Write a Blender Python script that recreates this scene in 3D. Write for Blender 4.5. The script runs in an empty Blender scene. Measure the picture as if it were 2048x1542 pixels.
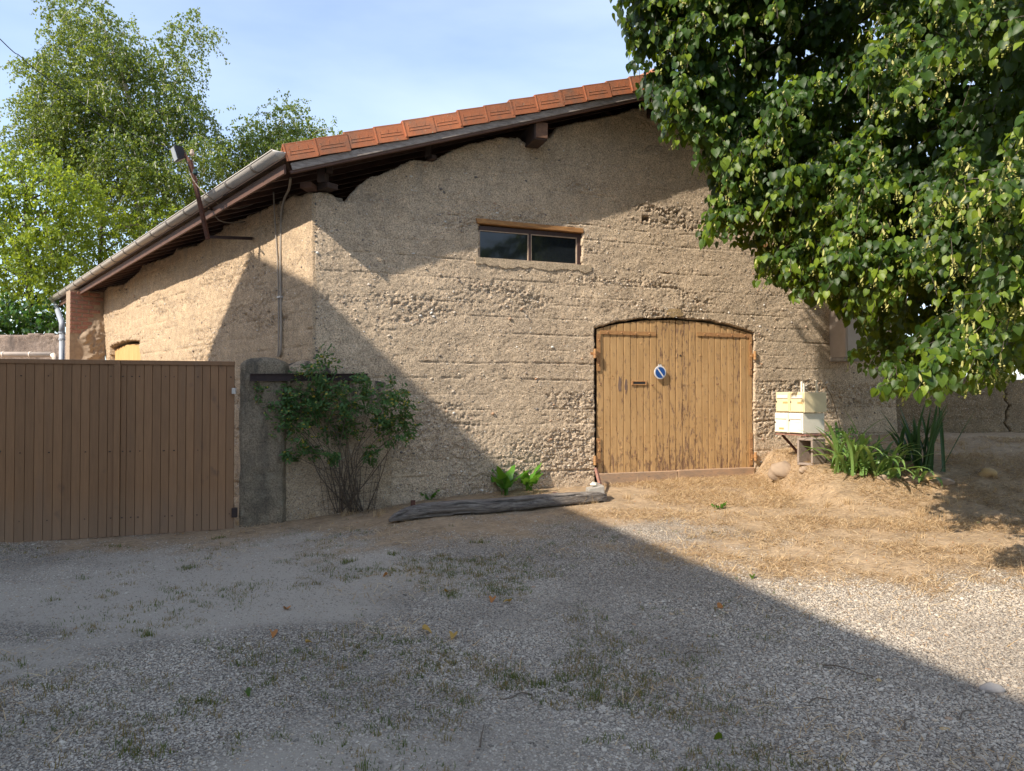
import bpy, math, random
import numpy as np
from mathutils import Vector, Matrix
R = math.radians
rng = np.random.default_rng(11)
random.seed(11)
sc = bpy.context.scene
COL = sc.collection

# ------------------------------------------------------------------ camera, sky, sun, exposure
F = 1480.0
EYE = np.array([0.0, 0.0, 1.6])
PITCH = R(1.0)
cam_d = bpy.data.cameras.new('camera')
cam = bpy.data.objects.new('camera', cam_d)
COL.objects.link(cam)
cam.location = EYE
cam.rotation_euler = (R(90) + PITCH, 0, 0)
cam_d.sensor_width = 36
cam_d.lens = F / 2048 * 36
cam_d.clip_end = 2000
cam_d.clip_start = 0.05
sc.camera = cam

LIGHT = Vector((0.995, 0.843, -1.147)).normalized()     # the way the sunlight travels
sun_el = math.asin(-LIGHT.z)
sun_az = math.atan2(-LIGHT.x, -LIGHT.y)
world = bpy.data.worlds.new('World')
sc.world = world
world.use_nodes = True
wn, wl = world.node_tree.nodes, world.node_tree.links
wn.clear()
wo = wn.new('ShaderNodeOutputWorld')
bg = wn.new('ShaderNodeBackground')
bg.inputs['Strength'].default_value = 0.15
sky = wn.new('ShaderNodeTexSky')
sky.sky_type = 'NISHITA'
sky.sun_disc = False
sky.sun_elevation = sun_el
sky.sun_rotation = sun_az % (2 * math.pi)
sky.air_density = 1.0
sky.dust_density = 1.1
sky.ozone_density = 1.0
tcw = wn.new('ShaderNodeTexCoord')
mpw = wn.new('ShaderNodeMapping')
mpw.inputs['Scale'].default_value = (1.0, 1.3, 3.2)
mpw.inputs['Rotation'].default_value = (0.2, 0.35, 0.5)
nzw = wn.new('ShaderNodeTexNoise')
nzw.inputs['Scale'].default_value = 1.15
nzw.inputs['Detail'].default_value = 8
nzw.inputs['Roughness'].default_value = 0.5
nzw.inputs['Distortion'].default_value = 0.5
crw = wn.new('ShaderNodeValToRGB')
crw.color_ramp.elements[0].position = 0.38
crw.color_ramp.elements[0].color = (0.12, 0.12, 0.12, 1)
crw.color_ramp.elements[1].position = 0.80
crw.color_ramp.elements[1].color = (0.60, 0.60, 0.60, 1)
mxw = wn.new('ShaderNodeMixRGB')
mxw.inputs['Color2'].default_value = (4.2, 4.75, 5.8, 1)
wl.new(tcw.outputs['Generated'], mpw.inputs['Vector'])
wl.new(mpw.outputs['Vector'], nzw.inputs['Vector'])
wl.new(nzw.outputs['Fac'], crw.inputs['Fac'])
wl.new(crw.outputs['Color'], mxw.inputs['Fac'])
wl.new(sky.outputs['Color'], mxw.inputs['Color1'])
wl.new(mxw.outputs['Color'], bg.inputs['Color'])
wl.new(bg.outputs['Background'], wo.inputs['Surface'])

sun_d = bpy.data.lights.new('sun', 'SUN')
sun_d.energy = 4.0
sun_d.angle = R(0.6)
sun_d.color = (1.0, 0.90, 0.77)
sun = bpy.data.objects.new('sun', sun_d)
COL.objects.link(sun)
sun.rotation_euler = LIGHT.to_track_quat('-Z', 'Y').to_euler()
sun.location = (-20, -20, 25)

sc.view_settings.view_transform = 'Standard'
sc.view_settings.look = 'None'
sc.view_settings.exposure = 0.92
sc.view_settings.gamma = 1
sc.view_settings.use_curve_mapping = False

# ------------------------------------------------------------------ numbers of the place
def ray(px, py):
    dx, dy = (px - 1024) / F, (771 - py) / F
    return np.array([dx, math.cos(PITCH) - dy * math.sin(PITCH), math.sin(PITCH) + dy * math.cos(PITCH)])

def proj(p):
    """world point(s) -> (px, py) of the 2048 wide picture"""
    p = np.asarray(p, float) - EYE
    c, s = math.cos(PITCH), math.sin(PITCH)
    d = p[..., 1] * c + p[..., 2] * s
    u = -p[..., 1] * s + p[..., 2] * c
    return 1024 + F * p[..., 0] / d, 771 - F * u / d

def at(px, py, y):
    r = ray(px, py)
    return EYE + r * (y / r[1])

A = R(19.95)
DR = np.array([math.cos(A), math.sin(A), 0])            # along the gable wall, to the right
NR = np.array([math.sin(A), -math.cos(A), 0])           # out of the gable wall
WD = 9.40
CORNER = None
def hit_plane(px, py, n, d):
    r = ray(px, py)
    return EYE + r * ((d - EYE @ n) / (r @ n))
CORNER = hit_plane(628, 797, -NR, WD); CORNER[2] = 0
DL = np.array([-0.88, 1, 0]); DL /= np.linalg.norm(DL)  # along the side wall, away from us
NL = np.array([-DL[1], DL[0], 0])
if NL[1] > 0: NL = -NL
NL = -np.array([DL[1], -DL[0], 0])                      # out of the side wall
def W(px, py, o=0):                                     # pixel -> (s, z) on the gable wall, o in front
    p = hit_plane(px, py, -NR, WD - o)
    return float((p - CORNER) @ DR), float(p[2])
def L(px, py, o=0):
    p = hit_plane(px, py, -NL, float(CORNER @ -NL) - o)
    return float((p - CORNER) @ DL), float(p[2])
def WP(s, z, o=0): return CORNER + DR * s + NR * o + np.array([0, 0, z])
def LP(s, z, o=0): return CORNER + DL * s + NL * o + np.array([0, 0, z])

def ss(a, b, x):
    t = np.clip((np.asarray(x, float) - a) / (b - a), 0, 1)
    return t * t * (3 - 2 * t)

# ------------------------------------------------------------------ noise
def _h(i, j, k):
    n = (i * 374761393 + j * 668265263 + k * 2147483647 + 1013904223) & 0xFFFFFFFF
    n = ((n ^ (n >> 13)) * 1274126177) & 0xFFFFFFFF
    n = n ^ (n >> 16)
    return (n & 0xFFFFFF) / float(0xFFFFFF)
def vn(x, y, seed=0):
    x = np.asarray(x, float); y = np.asarray(y, float)
    xi = np.floor(x).astype(np.int64); yi = np.floor(y).astype(np.int64)
    fx = x - xi; fy = y - yi
    fx = fx * fx * (3 - 2 * fx); fy = fy * fy * (3 - 2 * fy)
    a = _h(xi, yi, seed); b = _h(xi + 1, yi, seed); c = _h(xi, yi + 1, seed); d = _h(xi + 1, yi + 1, seed)
    return (a * (1 - fx) + b * fx) * (1 - fy) + (c * (1 - fx) + d * fx) * fy
def fbm(x, y, o=4, seed=0):
    v = 0; a = 1; t = 0
    for i in range(o):
        v = v + a * vn(x * 2 ** i + 17.3 * i, y * 2 ** i - 9.1 * i, seed + i); t += a; a *= 0.5
    return v / t

def gz(x, y):
    x = np.asarray(x, float); y = np.asarray(y, float)
    fx = 0.1 + 0.9 * ss(-4.5, 0, x)
    h = 0.0625 * (np.clip(y, 4.3, 11.5) - 4.3) * fx
    h = h + 0.22 * ss(3.4, 6.4, x) * ss(8.8, 11.8, y)
    h = h + 0.35 * ss(3.66, 4.05, x) * ss(8.3, 10.0, y)
    return h
def G(px, py):
    r = ray(px, py)
    f = lambda t: 1.6 + r[2] * t - float(gz(r[0] * t, r[1] * t))
    t = 1.5
    while f(t) > 0 and t < 30: t += .05
    lo, hi = t - .05, t
    for _ in range(20):
        m_ = (lo + hi) / 2
        if f(m_) > 0: lo = m_
        else: hi = m_
    p = EYE + r * hi; p[2] = float(gz(p[0], p[1])); return p

# ------------------------------------------------------------------ mesh helpers
def V3(p): return np.asarray(p, float)
def unit(v): v = V3(v); return v / (np.linalg.norm(v) + 1e-12)
class MB:
    def __init__(s): s.v = []; s.f = []
    def add(s, vs, fs):
        o = len(s.v); s.v += [tuple(map(float, p)) for p in vs]; s.f += [tuple(i + o for i in f) for f in fs]; return s
    def box(s, c, ex, ey, ez):
        """centre and three half-extent vectors"""
        c, ex, ey, ez = map(V3, (c, ex, ey, ez))
        if np.dot(np.cross(ex, ey), ez) < 0: ez = -ez
        vs = [c + a * ex + b * ey + d * ez for d in (-1, 1) for a, b in ((-1, -1), (1, -1), (1, 1), (-1, 1))]
        return s.add(vs, [(3, 2, 1, 0), (4, 5, 6, 7), (0, 1, 5, 4), (1, 2, 6, 5), (2, 3, 7, 6), (3, 0, 4, 7)])
    def beam(s, a, b, w, h, up=(0, 0, 1)):
        a, b = V3(a), V3(b); d = unit(b - a); r = np.cross(d, V3(up))
        r = unit(r); u = np.cross(r, d)
        return s.box((a + b) / 2, (b - a) / 2, r * w / 2, u * h / 2)
    def tube(s, pts, r, n=6, cap=True):
        pts = [V3(p) for p in pts]; rs = r if hasattr(r, '__len__') else [r] * len(pts)
        vs = []; prev = None
        for i, p in enumerate(pts):
            d = unit(pts[min(i + 1, len(pts) - 1)] - pts[max(i - 1, 0)])
            if prev is None:
                a = np.cross(d, (0, 0, 1.0)) if abs(d[2]) < .9 else np.cross(d, (1.0, 0, 0))
            else: a = prev - d * (prev @ d)
            a = unit(a); b = np.cross(d, a); prev = a
            for k in range(n):
                t = 2 * math.pi * k / n
                vs.append(p + rs[i] * (math.cos(t) * a + math.sin(t) * b))
        fs = []
        for i in range(len(pts) - 1):
            for k in range(n):
                k2 = (k + 1) % n
                fs.append((i * n + k, i * n + k2, (i + 1) * n + k2, (i + 1) * n + k))
        if cap:
            fs.append(tuple(range(n - 1, -1, -1))); fs.append(tuple((len(pts) - 1) * n + k for k in range(n)))
        return s.add(vs, fs)
    def prism(s, pts, depth):
        """closed polygon of 3d points pushed along vector depth"""
        n = len(pts); vs = [V3(p) for p in pts] + [V3(p) + V3(depth) for p in pts]
        fs = [tuple(range(n)), tuple(range(2 * n - 1, n - 1, -1))] + [((i + 1) % n, i, i + n, (i + 1) % n + n) for i in range(n)]
        return s.add(vs, fs)
    def ball(s, c, r, ax=(1, 1, 1), nu=8, nv=5):
        vs = [V3(c) + V3((0, 0, r * ax[2]))]
        for j in range(1, nv):
            t = math.pi * j / nv
            for i in range(nu):
                p = 2 * math.pi * i / nu
                vs.append(V3(c) + r * V3((ax[0] * math.sin(t) * math.cos(p), ax[1] * math.sin(t) * math.sin(p), ax[2] * math.cos(t))))
        vs.append(V3(c) - V3((0, 0, r * ax[2])))
        fs = [(0, 1 + i, 1 + (i + 1) % nu) for i in range(nu)]
        for j in range(nv - 2):
            for i in range(nu):
                a = 1 + j * nu; fs.append((a + i, a + nu + i, a + nu + (i + 1) % nu, a + (i + 1) % nu))
        e = len(vs) - 1; a = 1 + (nv - 2) * nu
        fs += [(e, a + (i + 1) % nu, a + i) for i in range(nu)]
        return s.add(vs, fs)
    def mesh(s, name, m=None, smooth=False):
        me = bpy.data.meshes.new(name); me.from_pydata(s.v, [], s.f)
        if smooth: me.shade_smooth()
        if m: me.materials.append(m)
        me.update(); return me
    def build(s, name, m, parent=None, smooth=False, bevel=0, seg=2, **kw):
        return link(name, s.mesh(name, m, smooth), parent, bevel, seg, **kw)

def link(name, me, parent=None, bevel=0, seg=2, label=None, cat=None, group=None, kind=None):
    o = bpy.data.objects.new(name, me); COL.objects.link(o)
    par(o, parent)
    if bevel:
        b = o.modifiers.new('bevel', 'BEVEL'); b.width = bevel; b.segments = seg; b.limit_method = 'ANGLE'
    tag(o, label, cat, group, kind); return o
def par(o, parent):
    if parent is None: return
    o.parent = parent; p = parent; M = Matrix.Identity(4)
    while p is not None:
        M = Matrix.Translation(p.location) @ M; p = p.parent
    o.matrix_parent_inverse = M.inverted()
def tag(o, label=None, cat=None, group=None, kind=None):
    if label: o['label'] = label
    if cat: o['category'] = cat
    if group: o['group'] = group
    if kind: o['kind'] = kind
    return o
def thing(name, loc, label, cat, group=None):
    o = bpy.data.objects.new(name, None); COL.objects.link(o); o.location = tuple(map(float, loc)); o.empty_display_size = .2
    return tag(o, label, cat, group)

def np_mesh(name, verts, faces, m, smooth=False, attrs=None):
    """verts (N,3), faces list of equally sized index arrays [(n,4) or (n,3), ...]"""
    me = bpy.data.meshes.new(name)
    verts = np.ascontiguousarray(verts, dtype=np.float32)
    me.vertices.add(len(verts)); me.vertices.foreach_set('co', verts.ravel())
    loops = np.concatenate([f.ravel() for f in faces]).astype(np.int32)
    sizes = np.concatenate([np.full(len(f), f.shape[1], np.int32) for f in faces])
    starts = np.concatenate([[0], np.cumsum(sizes)[:-1]]).astype(np.int32)
    me.loops.add(len(loops)); me.loops.foreach_set('vertex_index', loops)
    me.polygons.add(len(sizes)); me.polygons.foreach_set('loop_start', starts)
    try: me.polygons.foreach_set('loop_total', sizes)
    except Exception: pass
    for k, a in (attrs or {}).items():
        at_ = me.attributes.new(k, 'FLOAT', 'POINT'); at_.data.foreach_set('value', np.ascontiguousarray(a, dtype=np.float32))
    me.update(calc_edges=True); me.validate()
    if smooth: me.shade_smooth()
    if m: me.materials.append(m)
    return me

class Scatter:
    """many copies of one small template baked in one mesh; one random number each"""
    def __init__(s): s.p = []; s.t = []; s.n = []; s.s = []; s.r = []
    def add(s, p, t, n, size, r=None):
        s.p.append(p); s.t.append(t); s.n.append(n); s.s.append(size); s.r.append(random.random() if r is None else r)
    def frames(s):
        T = np.array(s.t, float); N = np.array(s.n, float)
        T /= np.linalg.norm(T, axis=1, keepdims=True) + 1e-9
        N = N - T * (N * T).sum(1, keepdims=True); N /= np.linalg.norm(N, axis=1, keepdims=True) + 1e-9
        X = np.cross(T, N)
        return X, T, N
    def mesh(s, name, tv, tf, m, sel=None, smooth=False):
        X, T, N = s.frames(); P = np.array(s.p, float); S = np.array(s.s, float); r = np.array(s.r)
        if sel is not None: X, T, N, P, S, r = X[sel], T[sel], N[sel], P[sel], S[sel], r[sel]
        tv = np.array(tv, float)
        if S.ndim == 1: S = np.repeat(S[:, None], 3, 1)
        q = tv[None] * S[:, None, :]
        v = P[:, None] + q[..., 0:1] * X[:, None] + q[..., 1:2] * T[:, None] + q[..., 2:3] * N[:, None]
        nv = len(tv); off = (np.arange(len(P)) * nv)
        fs = []
        for k in (3, 4):
            f = np.array([g for g in tf if len(g) == k])
            if len(f): fs.append((f[None] + off[:, None, None]).reshape(-1, k))
        return np_mesh(name, v.reshape(-1, 3), fs, m, smooth, {'rnd': np.repeat(r, nv)})

# ------------------------------------------------------------------ materials
def mat_new(name):
    m = bpy.data.materials.new(name); m.use_nodes = True; n = m.node_tree.nodes; l = m.node_tree.links
    return m, n, l, n['Principled BSDF']
def ramp(n, stops):
    r = n.new('ShaderNodeValToRGB'); e = r.color_ramp.elements
    while len(e) < len(stops): e.new(.5)
    for i, (p, c) in enumerate(stops):
        e[i].position = p; e[i].color = (*c, 1) if len(c) == 3 else c
    return r
def noise(n, l, vec, scale, detail=5, rough=.6, dist=0):
    t = n.new('ShaderNodeTexNoise'); t.inputs['Scale'].default_value = scale; t.inputs['Detail'].default_value = detail
    t.inputs['Roughness'].default_value = rough; t.inputs['Distortion'].default_value = dist
    if vec is not None: l.new(vec, t.inputs['Vector'])
    return t
def mapped(n, l, stretch=(1, 1, 1), rot=(0, 0, 0), kind='Object'):
    tc = n.new('ShaderNodeTexCoord'); mp = n.new('ShaderNodeMapping'); mp.inputs['Scale'].default_value = stretch
    mp.inputs['Rotation'].default_value = rot
    l.new(tc.outputs[kind], mp.inputs['Vector']); return mp.outputs['Vector']
def mix(n, l, fac, a, b, mode='MIX'):
    x = n.new('ShaderNodeMixRGB'); x.blend_type = mode
    for i, v in (('Fac', fac), ('Color1', a), ('Color2', b)):
        if hasattr(v, 'links'): l.new(v, x.inputs[i])
        elif isinstance(v, (int, float)): x.inputs[i].default_value = v
        else: x.inputs[i].default_value = (*v, 1)
    return x.outputs['Color']
def math_(n, l, op, a, b=0.0, clamp=False):
    x = n.new('ShaderNodeMath'); x.operation = op; x.use_clamp = clamp
    for i, v in enumerate((a, b)):
        if hasattr(v, 'links'): l.new(v, x.inputs[i])
        else: x.inputs[i].default_value = v
    return x.outputs[0]
def bump(n, l, h, strength, dist, prev=None):
    b = n.new('ShaderNodeBump'); b.inputs['Strength'].default_value = strength; b.inputs['Distance'].default_value = dist
    l.new(h, b.inputs['Height'])
    if prev is not None: l.new(prev, b.inputs['Normal'])
    return b.outputs['Normal']

def mat(name, c1, c2=None, scale=8, rough=.8, metal=0, stretch=(1, 1, 1), bmp=.3, bd=.004, bscale=None, rot=(0, 0, 0), contrast=(.35, .65), c3=None, fine=None):
    m, n, l, p = mat_new(name)
    v = mapped(n, l, stretch, rot)
    nz = noise(n, l, v, scale, 8, .65)
    c2 = c2 or tuple(x * .75 for x in c1)
    col = ramp(n, [(contrast[0], c1), (contrast[1], c2)]); l.new(nz.outputs['Fac'], col.inputs['Fac']); out = col.outputs['Color']
    if c3:
        n3 = noise(n, l, v, scale * 2.7, 6, .7); r3 = ramp(n, [(.56, (0, 0, 0)), (.66, (1, 1, 1))]); l.new(n3.outputs['Fac'], r3.inputs['Fac'])
        out = mix(n, l, r3.outputs['Color'], out, c3)
    l.new(out, p.inputs['Base Color'])
    p.inputs['Roughness'].default_value = rough; p.inputs['Metallic'].default_value = metal
    if bmp:
        nb = noise(n, l, v, bscale or scale * 5, 6, .7)
        l.new(bump(n, l, nb.outputs['Fac'], bmp, bd), p.inputs['Normal'])
    return m

def leaf_mat(name, stops, tr, trans=.4, rough=.42, spec=.5):
    m, n, l, p = mat_new(name)
    a = n.new('ShaderNodeAttribute'); a.attribute_name = 'rnd'
    r = ramp(n, stops); l.new(a.outputs['Fac'], r.inputs['Fac'])
    l.new(r.outputs['Color'], p.inputs['Base Color']); p.inputs['Roughness'].default_value = rough
    p.inputs['Specular IOR Level'].default_value = spec
    t = n.new('ShaderNodeBsdfTranslucent')
    tc = mix(n, l, .75, r.outputs['Color'], tr); l.new(tc, t.inputs['Color'])
    mx = n.new('ShaderNodeMixShader'); mx.inputs['Fac'].default_value = trans
    l.new(p.outputs[0], mx.inputs[1]); l.new(t.outputs[0], mx.inputs[2])
    l.new(mx.outputs[0], n['Material Output'].inputs['Surface'])
    return m

def concrete(name, tan=(.40, .30, .195), tan2=(.31, .235, .155), grey=(.20, .185, .155), streak=.5, lichen=0, peb=.88):
    m, n, l, p = mat_new(name)
    v = mapped(n, l)
    big = noise(n, l, v, .9, 6, .6); mid = noise(n, l, v, 7, 8, .7); fin = noise(n, l, v, 60, 6, .75)
    r1 = ramp(n, [(.35, tan), (.68, tan2)]); l.new(big.outputs['Fac'], r1.inputs['Fac'])
    r2 = ramp(n, [(.30, (.72, .72, .72)), (.72, (1.16, 1.15, 1.12))]); l.new(mid.outputs['Fac'], r2.inputs['Fac'])
    c = mix(n, l, 1.0, r1.outputs['Color'], r2.outputs['Color'], 'MULTIPLY')
    rf = ramp(n, [(.38, (.50, .49, .47)), (.50, (1, 1, 1)), (.62, (1.35, 1.34, 1.3))]); l.new(fin.outputs['Fac'], rf.inputs['Fac'])
    c = mix(n, l, 1.0, c, rf.outputs['Color'], 'MULTIPLY')
    # grains and small pebbles of the mix
    vo = n.new('ShaderNodeTexVoronoi'); vo.inputs['Scale'].default_value = 62; l.new(v, vo.inputs['Vector'])
    sep = n.new('ShaderNodeSeparateColor'); l.new(vo.outputs['Color'], sep.inputs[0])
    pc = ramp(n, [(0, (.16, .14, .12)), (.3, (.34, .27, .2)), (.55, (.52, .47, .4)), (.8, (.36, .2, .1)), (1, (.6, .57, .52))]); l.new(sep.outputs[1], pc.inputs['Fac'])
    ex = n.new('ShaderNodeAttribute'); ex.attribute_name = 'rough'
    th = math_(n, l, 'SUBTRACT', peb, math_(n, l, 'MULTIPLY', ex.outputs['Fac'], .50))
    pick = math_(n, l, 'GREATER_THAN', sep.outputs[0], th)
    inside = math_(n, l, 'LESS_THAN', vo.outputs['Distance'], .42)
    msk = math_(n, l, 'MULTIPLY', pick, inside)
    c = mix(n, l, msk, c, pc.outputs['Color'])
    # rain streaks and grime, stretched downwards
    vs = mapped(n, l, (3.2, 3.2, .55)); st = noise(n, l, vs, 1.7, 6, .65)
    rs = ramp(n, [(.50, (0, 0, 0)), (.68, (1, 1, 1))]); l.new(st.outputs['Fac'], rs.inputs['Fac'])
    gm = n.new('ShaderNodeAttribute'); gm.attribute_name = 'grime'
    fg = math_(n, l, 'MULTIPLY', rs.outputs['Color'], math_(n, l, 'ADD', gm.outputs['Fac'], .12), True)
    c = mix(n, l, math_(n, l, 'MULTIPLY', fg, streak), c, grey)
    if lichen:
        nl = noise(n, l, v, 5, 8, .7); rl = ramp(n, [(.55, (0, 0, 0)), (.62, (1, 1, 1))]); l.new(nl.outputs['Fac'], rl.inputs['Fac'])
        c = mix(n, l, math_(n, l, 'MULTIPLY', rl.outputs['Color'], lichen), c, (.30, .27, .20))
    l.new(c, p.inputs['Base Color']); p.inputs['Roughness'].default_value = .95; p.inputs['Specular IOR Level'].default_value = .2
    h = math_(n, l, 'MULTIPLY', math_(n, l, 'SUBTRACT', .5, vo.outputs['Distance'], True), math_(n, l, 'ADD', math_(n, l, 'MULTIPLY', pick, 1.0), .15))
    b = bump(n, l, fin.outputs['Fac'], 1.0, .013)
    b = bump(n, l, h, 1.0, .020, b)
    l.new(b, p.inputs['Normal'])
    return m

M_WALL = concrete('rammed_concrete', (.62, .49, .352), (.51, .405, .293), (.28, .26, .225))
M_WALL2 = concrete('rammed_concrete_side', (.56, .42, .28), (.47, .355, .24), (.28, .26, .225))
M_PILLAR = concrete('weathered_cement', (.20, .17, .125), (.31, .25, .18), (.065, .06, .05), .9, lichen=.5, peb=1.2)
M_GARDEN = concrete('garden_wall_render', (.30, .23, .15), (.24, .185, .125), (.13, .115, .09), .7)
M_SILL = concrete('sill_mortar', (.56, .45, .32), (.47, .37, .26), peb=1.0)
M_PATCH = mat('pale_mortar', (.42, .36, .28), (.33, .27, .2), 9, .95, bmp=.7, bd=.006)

def ochre_paint():
    m, n, l, p = mat_new('flaking_ochre_paint')
    v = mapped(n, l, (1, 1, .24))
    info = n.new('ShaderNodeObjectInfo')
    add = n.new('ShaderNodeVectorMath'); add.operation = 'ADD'
    cmb = n.new('ShaderNodeCombineXYZ'); l.new(math_(n, l, 'MULTIPLY', info.outputs['Random'], 37.0), cmb.inputs[2]); 
    l.new(v, add.inputs[0]); l.new(cmb.outputs[0], add.inputs[1]); vv = add.outputs[0]
    a = noise(n, l, vv, 30, 8, .75); b_ = noise(n, l, vv, 9, 5, .6)
    ra = ramp(n, [(.3, (.52, .33, .15)), (.7, (.42, .255, .108))]); l.new(b_.outputs['Fac'], ra.inputs['Fac'])
    w = noise(n, l, vv, 45, 5, .7)
    rw = ramp(n, [(.3, (.16, .085, .045)), (.7, (.27, .16, .09))]); l.new(w.outputs['Fac'], rw.inputs['Fac'])
    tc = n.new('ShaderNodeTexCoord'); sp = n.new('ShaderNodeSeparateXYZ'); l.new(tc.outputs['Object'], sp.inputs[0])
    low = math_(n, l, 'MULTIPLY', math_(n, l, 'SUBTRACT', 1.15, sp.outputs[2], True), .11)
    rnd = math_(n, l, 'MULTIPLY', math_(n, l, 'SUBTRACT', info.outputs['Random'], .5), .07)
    th = math_(n, l, 'ADD', a.outputs['Fac'], math_(n, l, 'ADD', low, rnd))
    rm = ramp(n, [(.575, (0, 0, 0)), (.59, (1, 1, 1))]); l.new(th, rm.inputs['Fac'])
    c = mix(n, l, rm.outputs['Color'], ra.outputs['Color'], rw.outputs['Color'])
    l.new(c, p.inputs['Base Color']); p.inputs['Roughness'].default_value = .55
    h = mix(n, l, rm.outputs['Color'], (.8, .8, .8), rw.outputs['Color'])
    q = bump(n, l, h, 1.0, .006)
    q = bump(n, l, a.outputs['Fac'], .5, .006, q)
    l.new(q, p.inputs['Normal'])
    return m
M_DOOR = ochre_paint()
M_IRON_OCHRE = mat('ochre_painted_iron', (.44, .25, .10), (.34, .17, .07), 14, .55, c3=(.30, .11, .05), bmp=.3)
M_RAIL = mat('worn_bottom_rail_wood', (.44, .28, .17), (.31, .22, .15), 5, .8, stretch=(1, 1, 3), bmp=.6, bd=.005, c3=(.2, .15, .11))
M_RAWDOOR = mat('bare_honey_pine', (.62, .40, .16), (.48, .27, .095), 9, .7, stretch=(4, 4, .25), bmp=.5)
M_FLAKE = mat('curled_paint', (.50, .30, .13), (.36, .19, .08), 30, .6, bmp=0)

def gate_mat():
    m, n, l, p = mat_new('brown_stained_boards')
    v = mapped(n, l, (1, 1, .10)); info = n.new('ShaderNodeObjectInfo')
    g = noise(n, l, v, 40, 6, .6)
    vk = mapped(n, l, (1, 1, .55))
    r = ramp(n, [(.3, (.285, .152, .070)), (.7, (.232, .122, .056))]); l.new(g.outputs['Fac'], r.inputs['Fac'])
    k = noise(n, l, vk, 5.5, 3, .5); rk = ramp(n, [(.68, (0, 0, 0)), (.76, (1, 1, 1))]); l.new(k.outputs['Fac'], rk.inputs['Fac'])
    c = mix(n, l, math_(n, l, 'MULTIPLY', rk.outputs['Color'], .55), r.outputs['Color'], (.11, .065, .04))
    tz_ = n.new('ShaderNodeTexCoord'); sz_ = n.new('ShaderNodeSeparateXYZ'); l.new(tz_.outputs['Object'], sz_.inputs[0])
    dn = noise(n, l, mapped(n, l, (1, 1, .5)), 7, 6, .7)
    dirt = math_(n, l, 'MULTIPLY', math_(n, l, 'SUBTRACT', math_(n, l, 'ADD', .42, math_(n, l, 'MULTIPLY', dn.outputs['Fac'], .35)), sz_.outputs[2], True), 1.3, True)
    c = mix(n, l, math_(n, l, 'MULTIPLY', dirt, .55), c, (.24, .19, .14))
    wr = noise(n, l, mapped(n, l, (1, 1, .18)), 3.2, 7, .7); rwr = ramp(n, [(.56, (0, 0, 0)), (.70, (1, 1, 1))]); l.new(wr.outputs['Fac'], rwr.inputs['Fac'])
    c = mix(n, l, math_(n, l, 'MULTIPLY', rwr.outputs['Color'], .35), c, (.17, .115, .08))
    hv = n.new('ShaderNodeHueSaturation'); l.new(c, hv.inputs['Color'])
    l.new(math_(n, l, 'ADD', math_(n, l, 'MULTIPLY', info.outputs['Random'], .26), .87), hv.inputs['Value'])
    l.new(hv.outputs['Color'], p.inputs['Base Color']); p.inputs['Roughness'].default_value = .65
    l.new(bump(n, l, g.outputs['Fac'], .35, .003), p.inputs['Normal'])
    return m
M_GATE = gate_mat()

def tile_mat():
    m, n, l, p = mat_new('terracotta')
    v = mapped(n, l); info = n.new('ShaderNodeObjectInfo')
    a = noise(n, l, v, 12, 8, .7)
    r = ramp(n, [(.3, (.50, .17, .07)), (.7, (.38, .125, .055))]); l.new(a.outputs['Fac'], r.inputs['Fac'])
    b = noise(n, l, v, 4, 8, .7); rb = ramp(n, [(.46, (0, 0, 0)), (.66, (1, 1, 1))]); l.new(b.outputs['Fac'], rb.inputs['Fac'])
    c = mix(n, l, math_(n, l, 'MULTIPLY', rb.outputs['Color'], .7), r.outputs['Color'], (.20, .125, .085))
    li = noise(n, l, v, 34, 4, .6); rl = ramp(n, [(.66, (0, 0, 0)), (.70, (1, 1, 1))]); l.new(li.outputs['Fac'], rl.inputs['Fac']); c = mix(n, l, math_(n, l, 'MULTIPLY', rl.outputs['Color'], .7), c, (.36, .34, .24))
    geo = n.new('ShaderNodeNewGeometry'); sp = n.new('ShaderNodeSeparateXYZ'); l.new(geo.outputs['Normal'], sp.inputs[0])
    moss = math_(n, l, 'MULTIPLY', math_(n, l, 'GREATER_THAN', sp.outputs[2], .5), .5)
    c = mix(n, l, moss, c, (.22, .19, .13))
    hv = n.new('ShaderNodeHueSaturation'); l.new(c, hv.inputs['Color'])
    l.new(math_(n, l, 'ADD', math_(n, l, 'MULTIPLY', info.outputs['Random'], .4), .8), hv.inputs['Value'])
    l.new(hv.outputs['Color'], p.inputs['Base Color']); p.inputs['Roughness'].default_value = .8
    nb = noise(n, l, v, 90, 4, .7); l.new(bump(n, l, nb.outputs['Fac'], .4, .003), p.inputs['Normal'])
    return m
M_TILE = tile_mat()
M_ZINC = mat('grey_zinc', (.56, .52, .47), (.48, .445, .40), 3, .5, .08, bmp=.05)
M_JOINT = mat('dull_zinc_joint', (.26, .24, .22), None, 3, .5, .1, bmp=0)
M_PVC = mat('grey_pvc_pipe', (.33, .36, .40), (.28, .31, .35), 3, .5, bmp=0)
M_WHITEPVC = mat('cream_pvc_pipe', (.72, .62, .52), (.62, .52, .43), 4, .5, bmp=0)
M_DARKWOOD = mat('old_dark_timber', (.062, .036, .026), (.04, .025, .02), 6, .85, stretch=(2, 2, 2), bmp=.5)
M_RAFTER = mat('brown_rafter_wood', (.12, .058, .036), (.075, .038, .026), 6, .8, bmp=.4)
M_FASCIA = mat('reddish_fascia_wood', (.125, .06, .038), (.085, .043, .03), 5, .7, bmp=.3)
M_BARGE = mat('weathered_grey_wood', (.36, .31, .27), (.19, .155, .135), 9, .85, stretch=(1, 1, 4), bmp=.6, c3=(.38, .33, .27))
M_ENDGRAIN = mat('beam_end_wood', (.22, .115, .065), (.13, .07, .045), 14, .85, bmp=.8, bd=.01)
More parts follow.
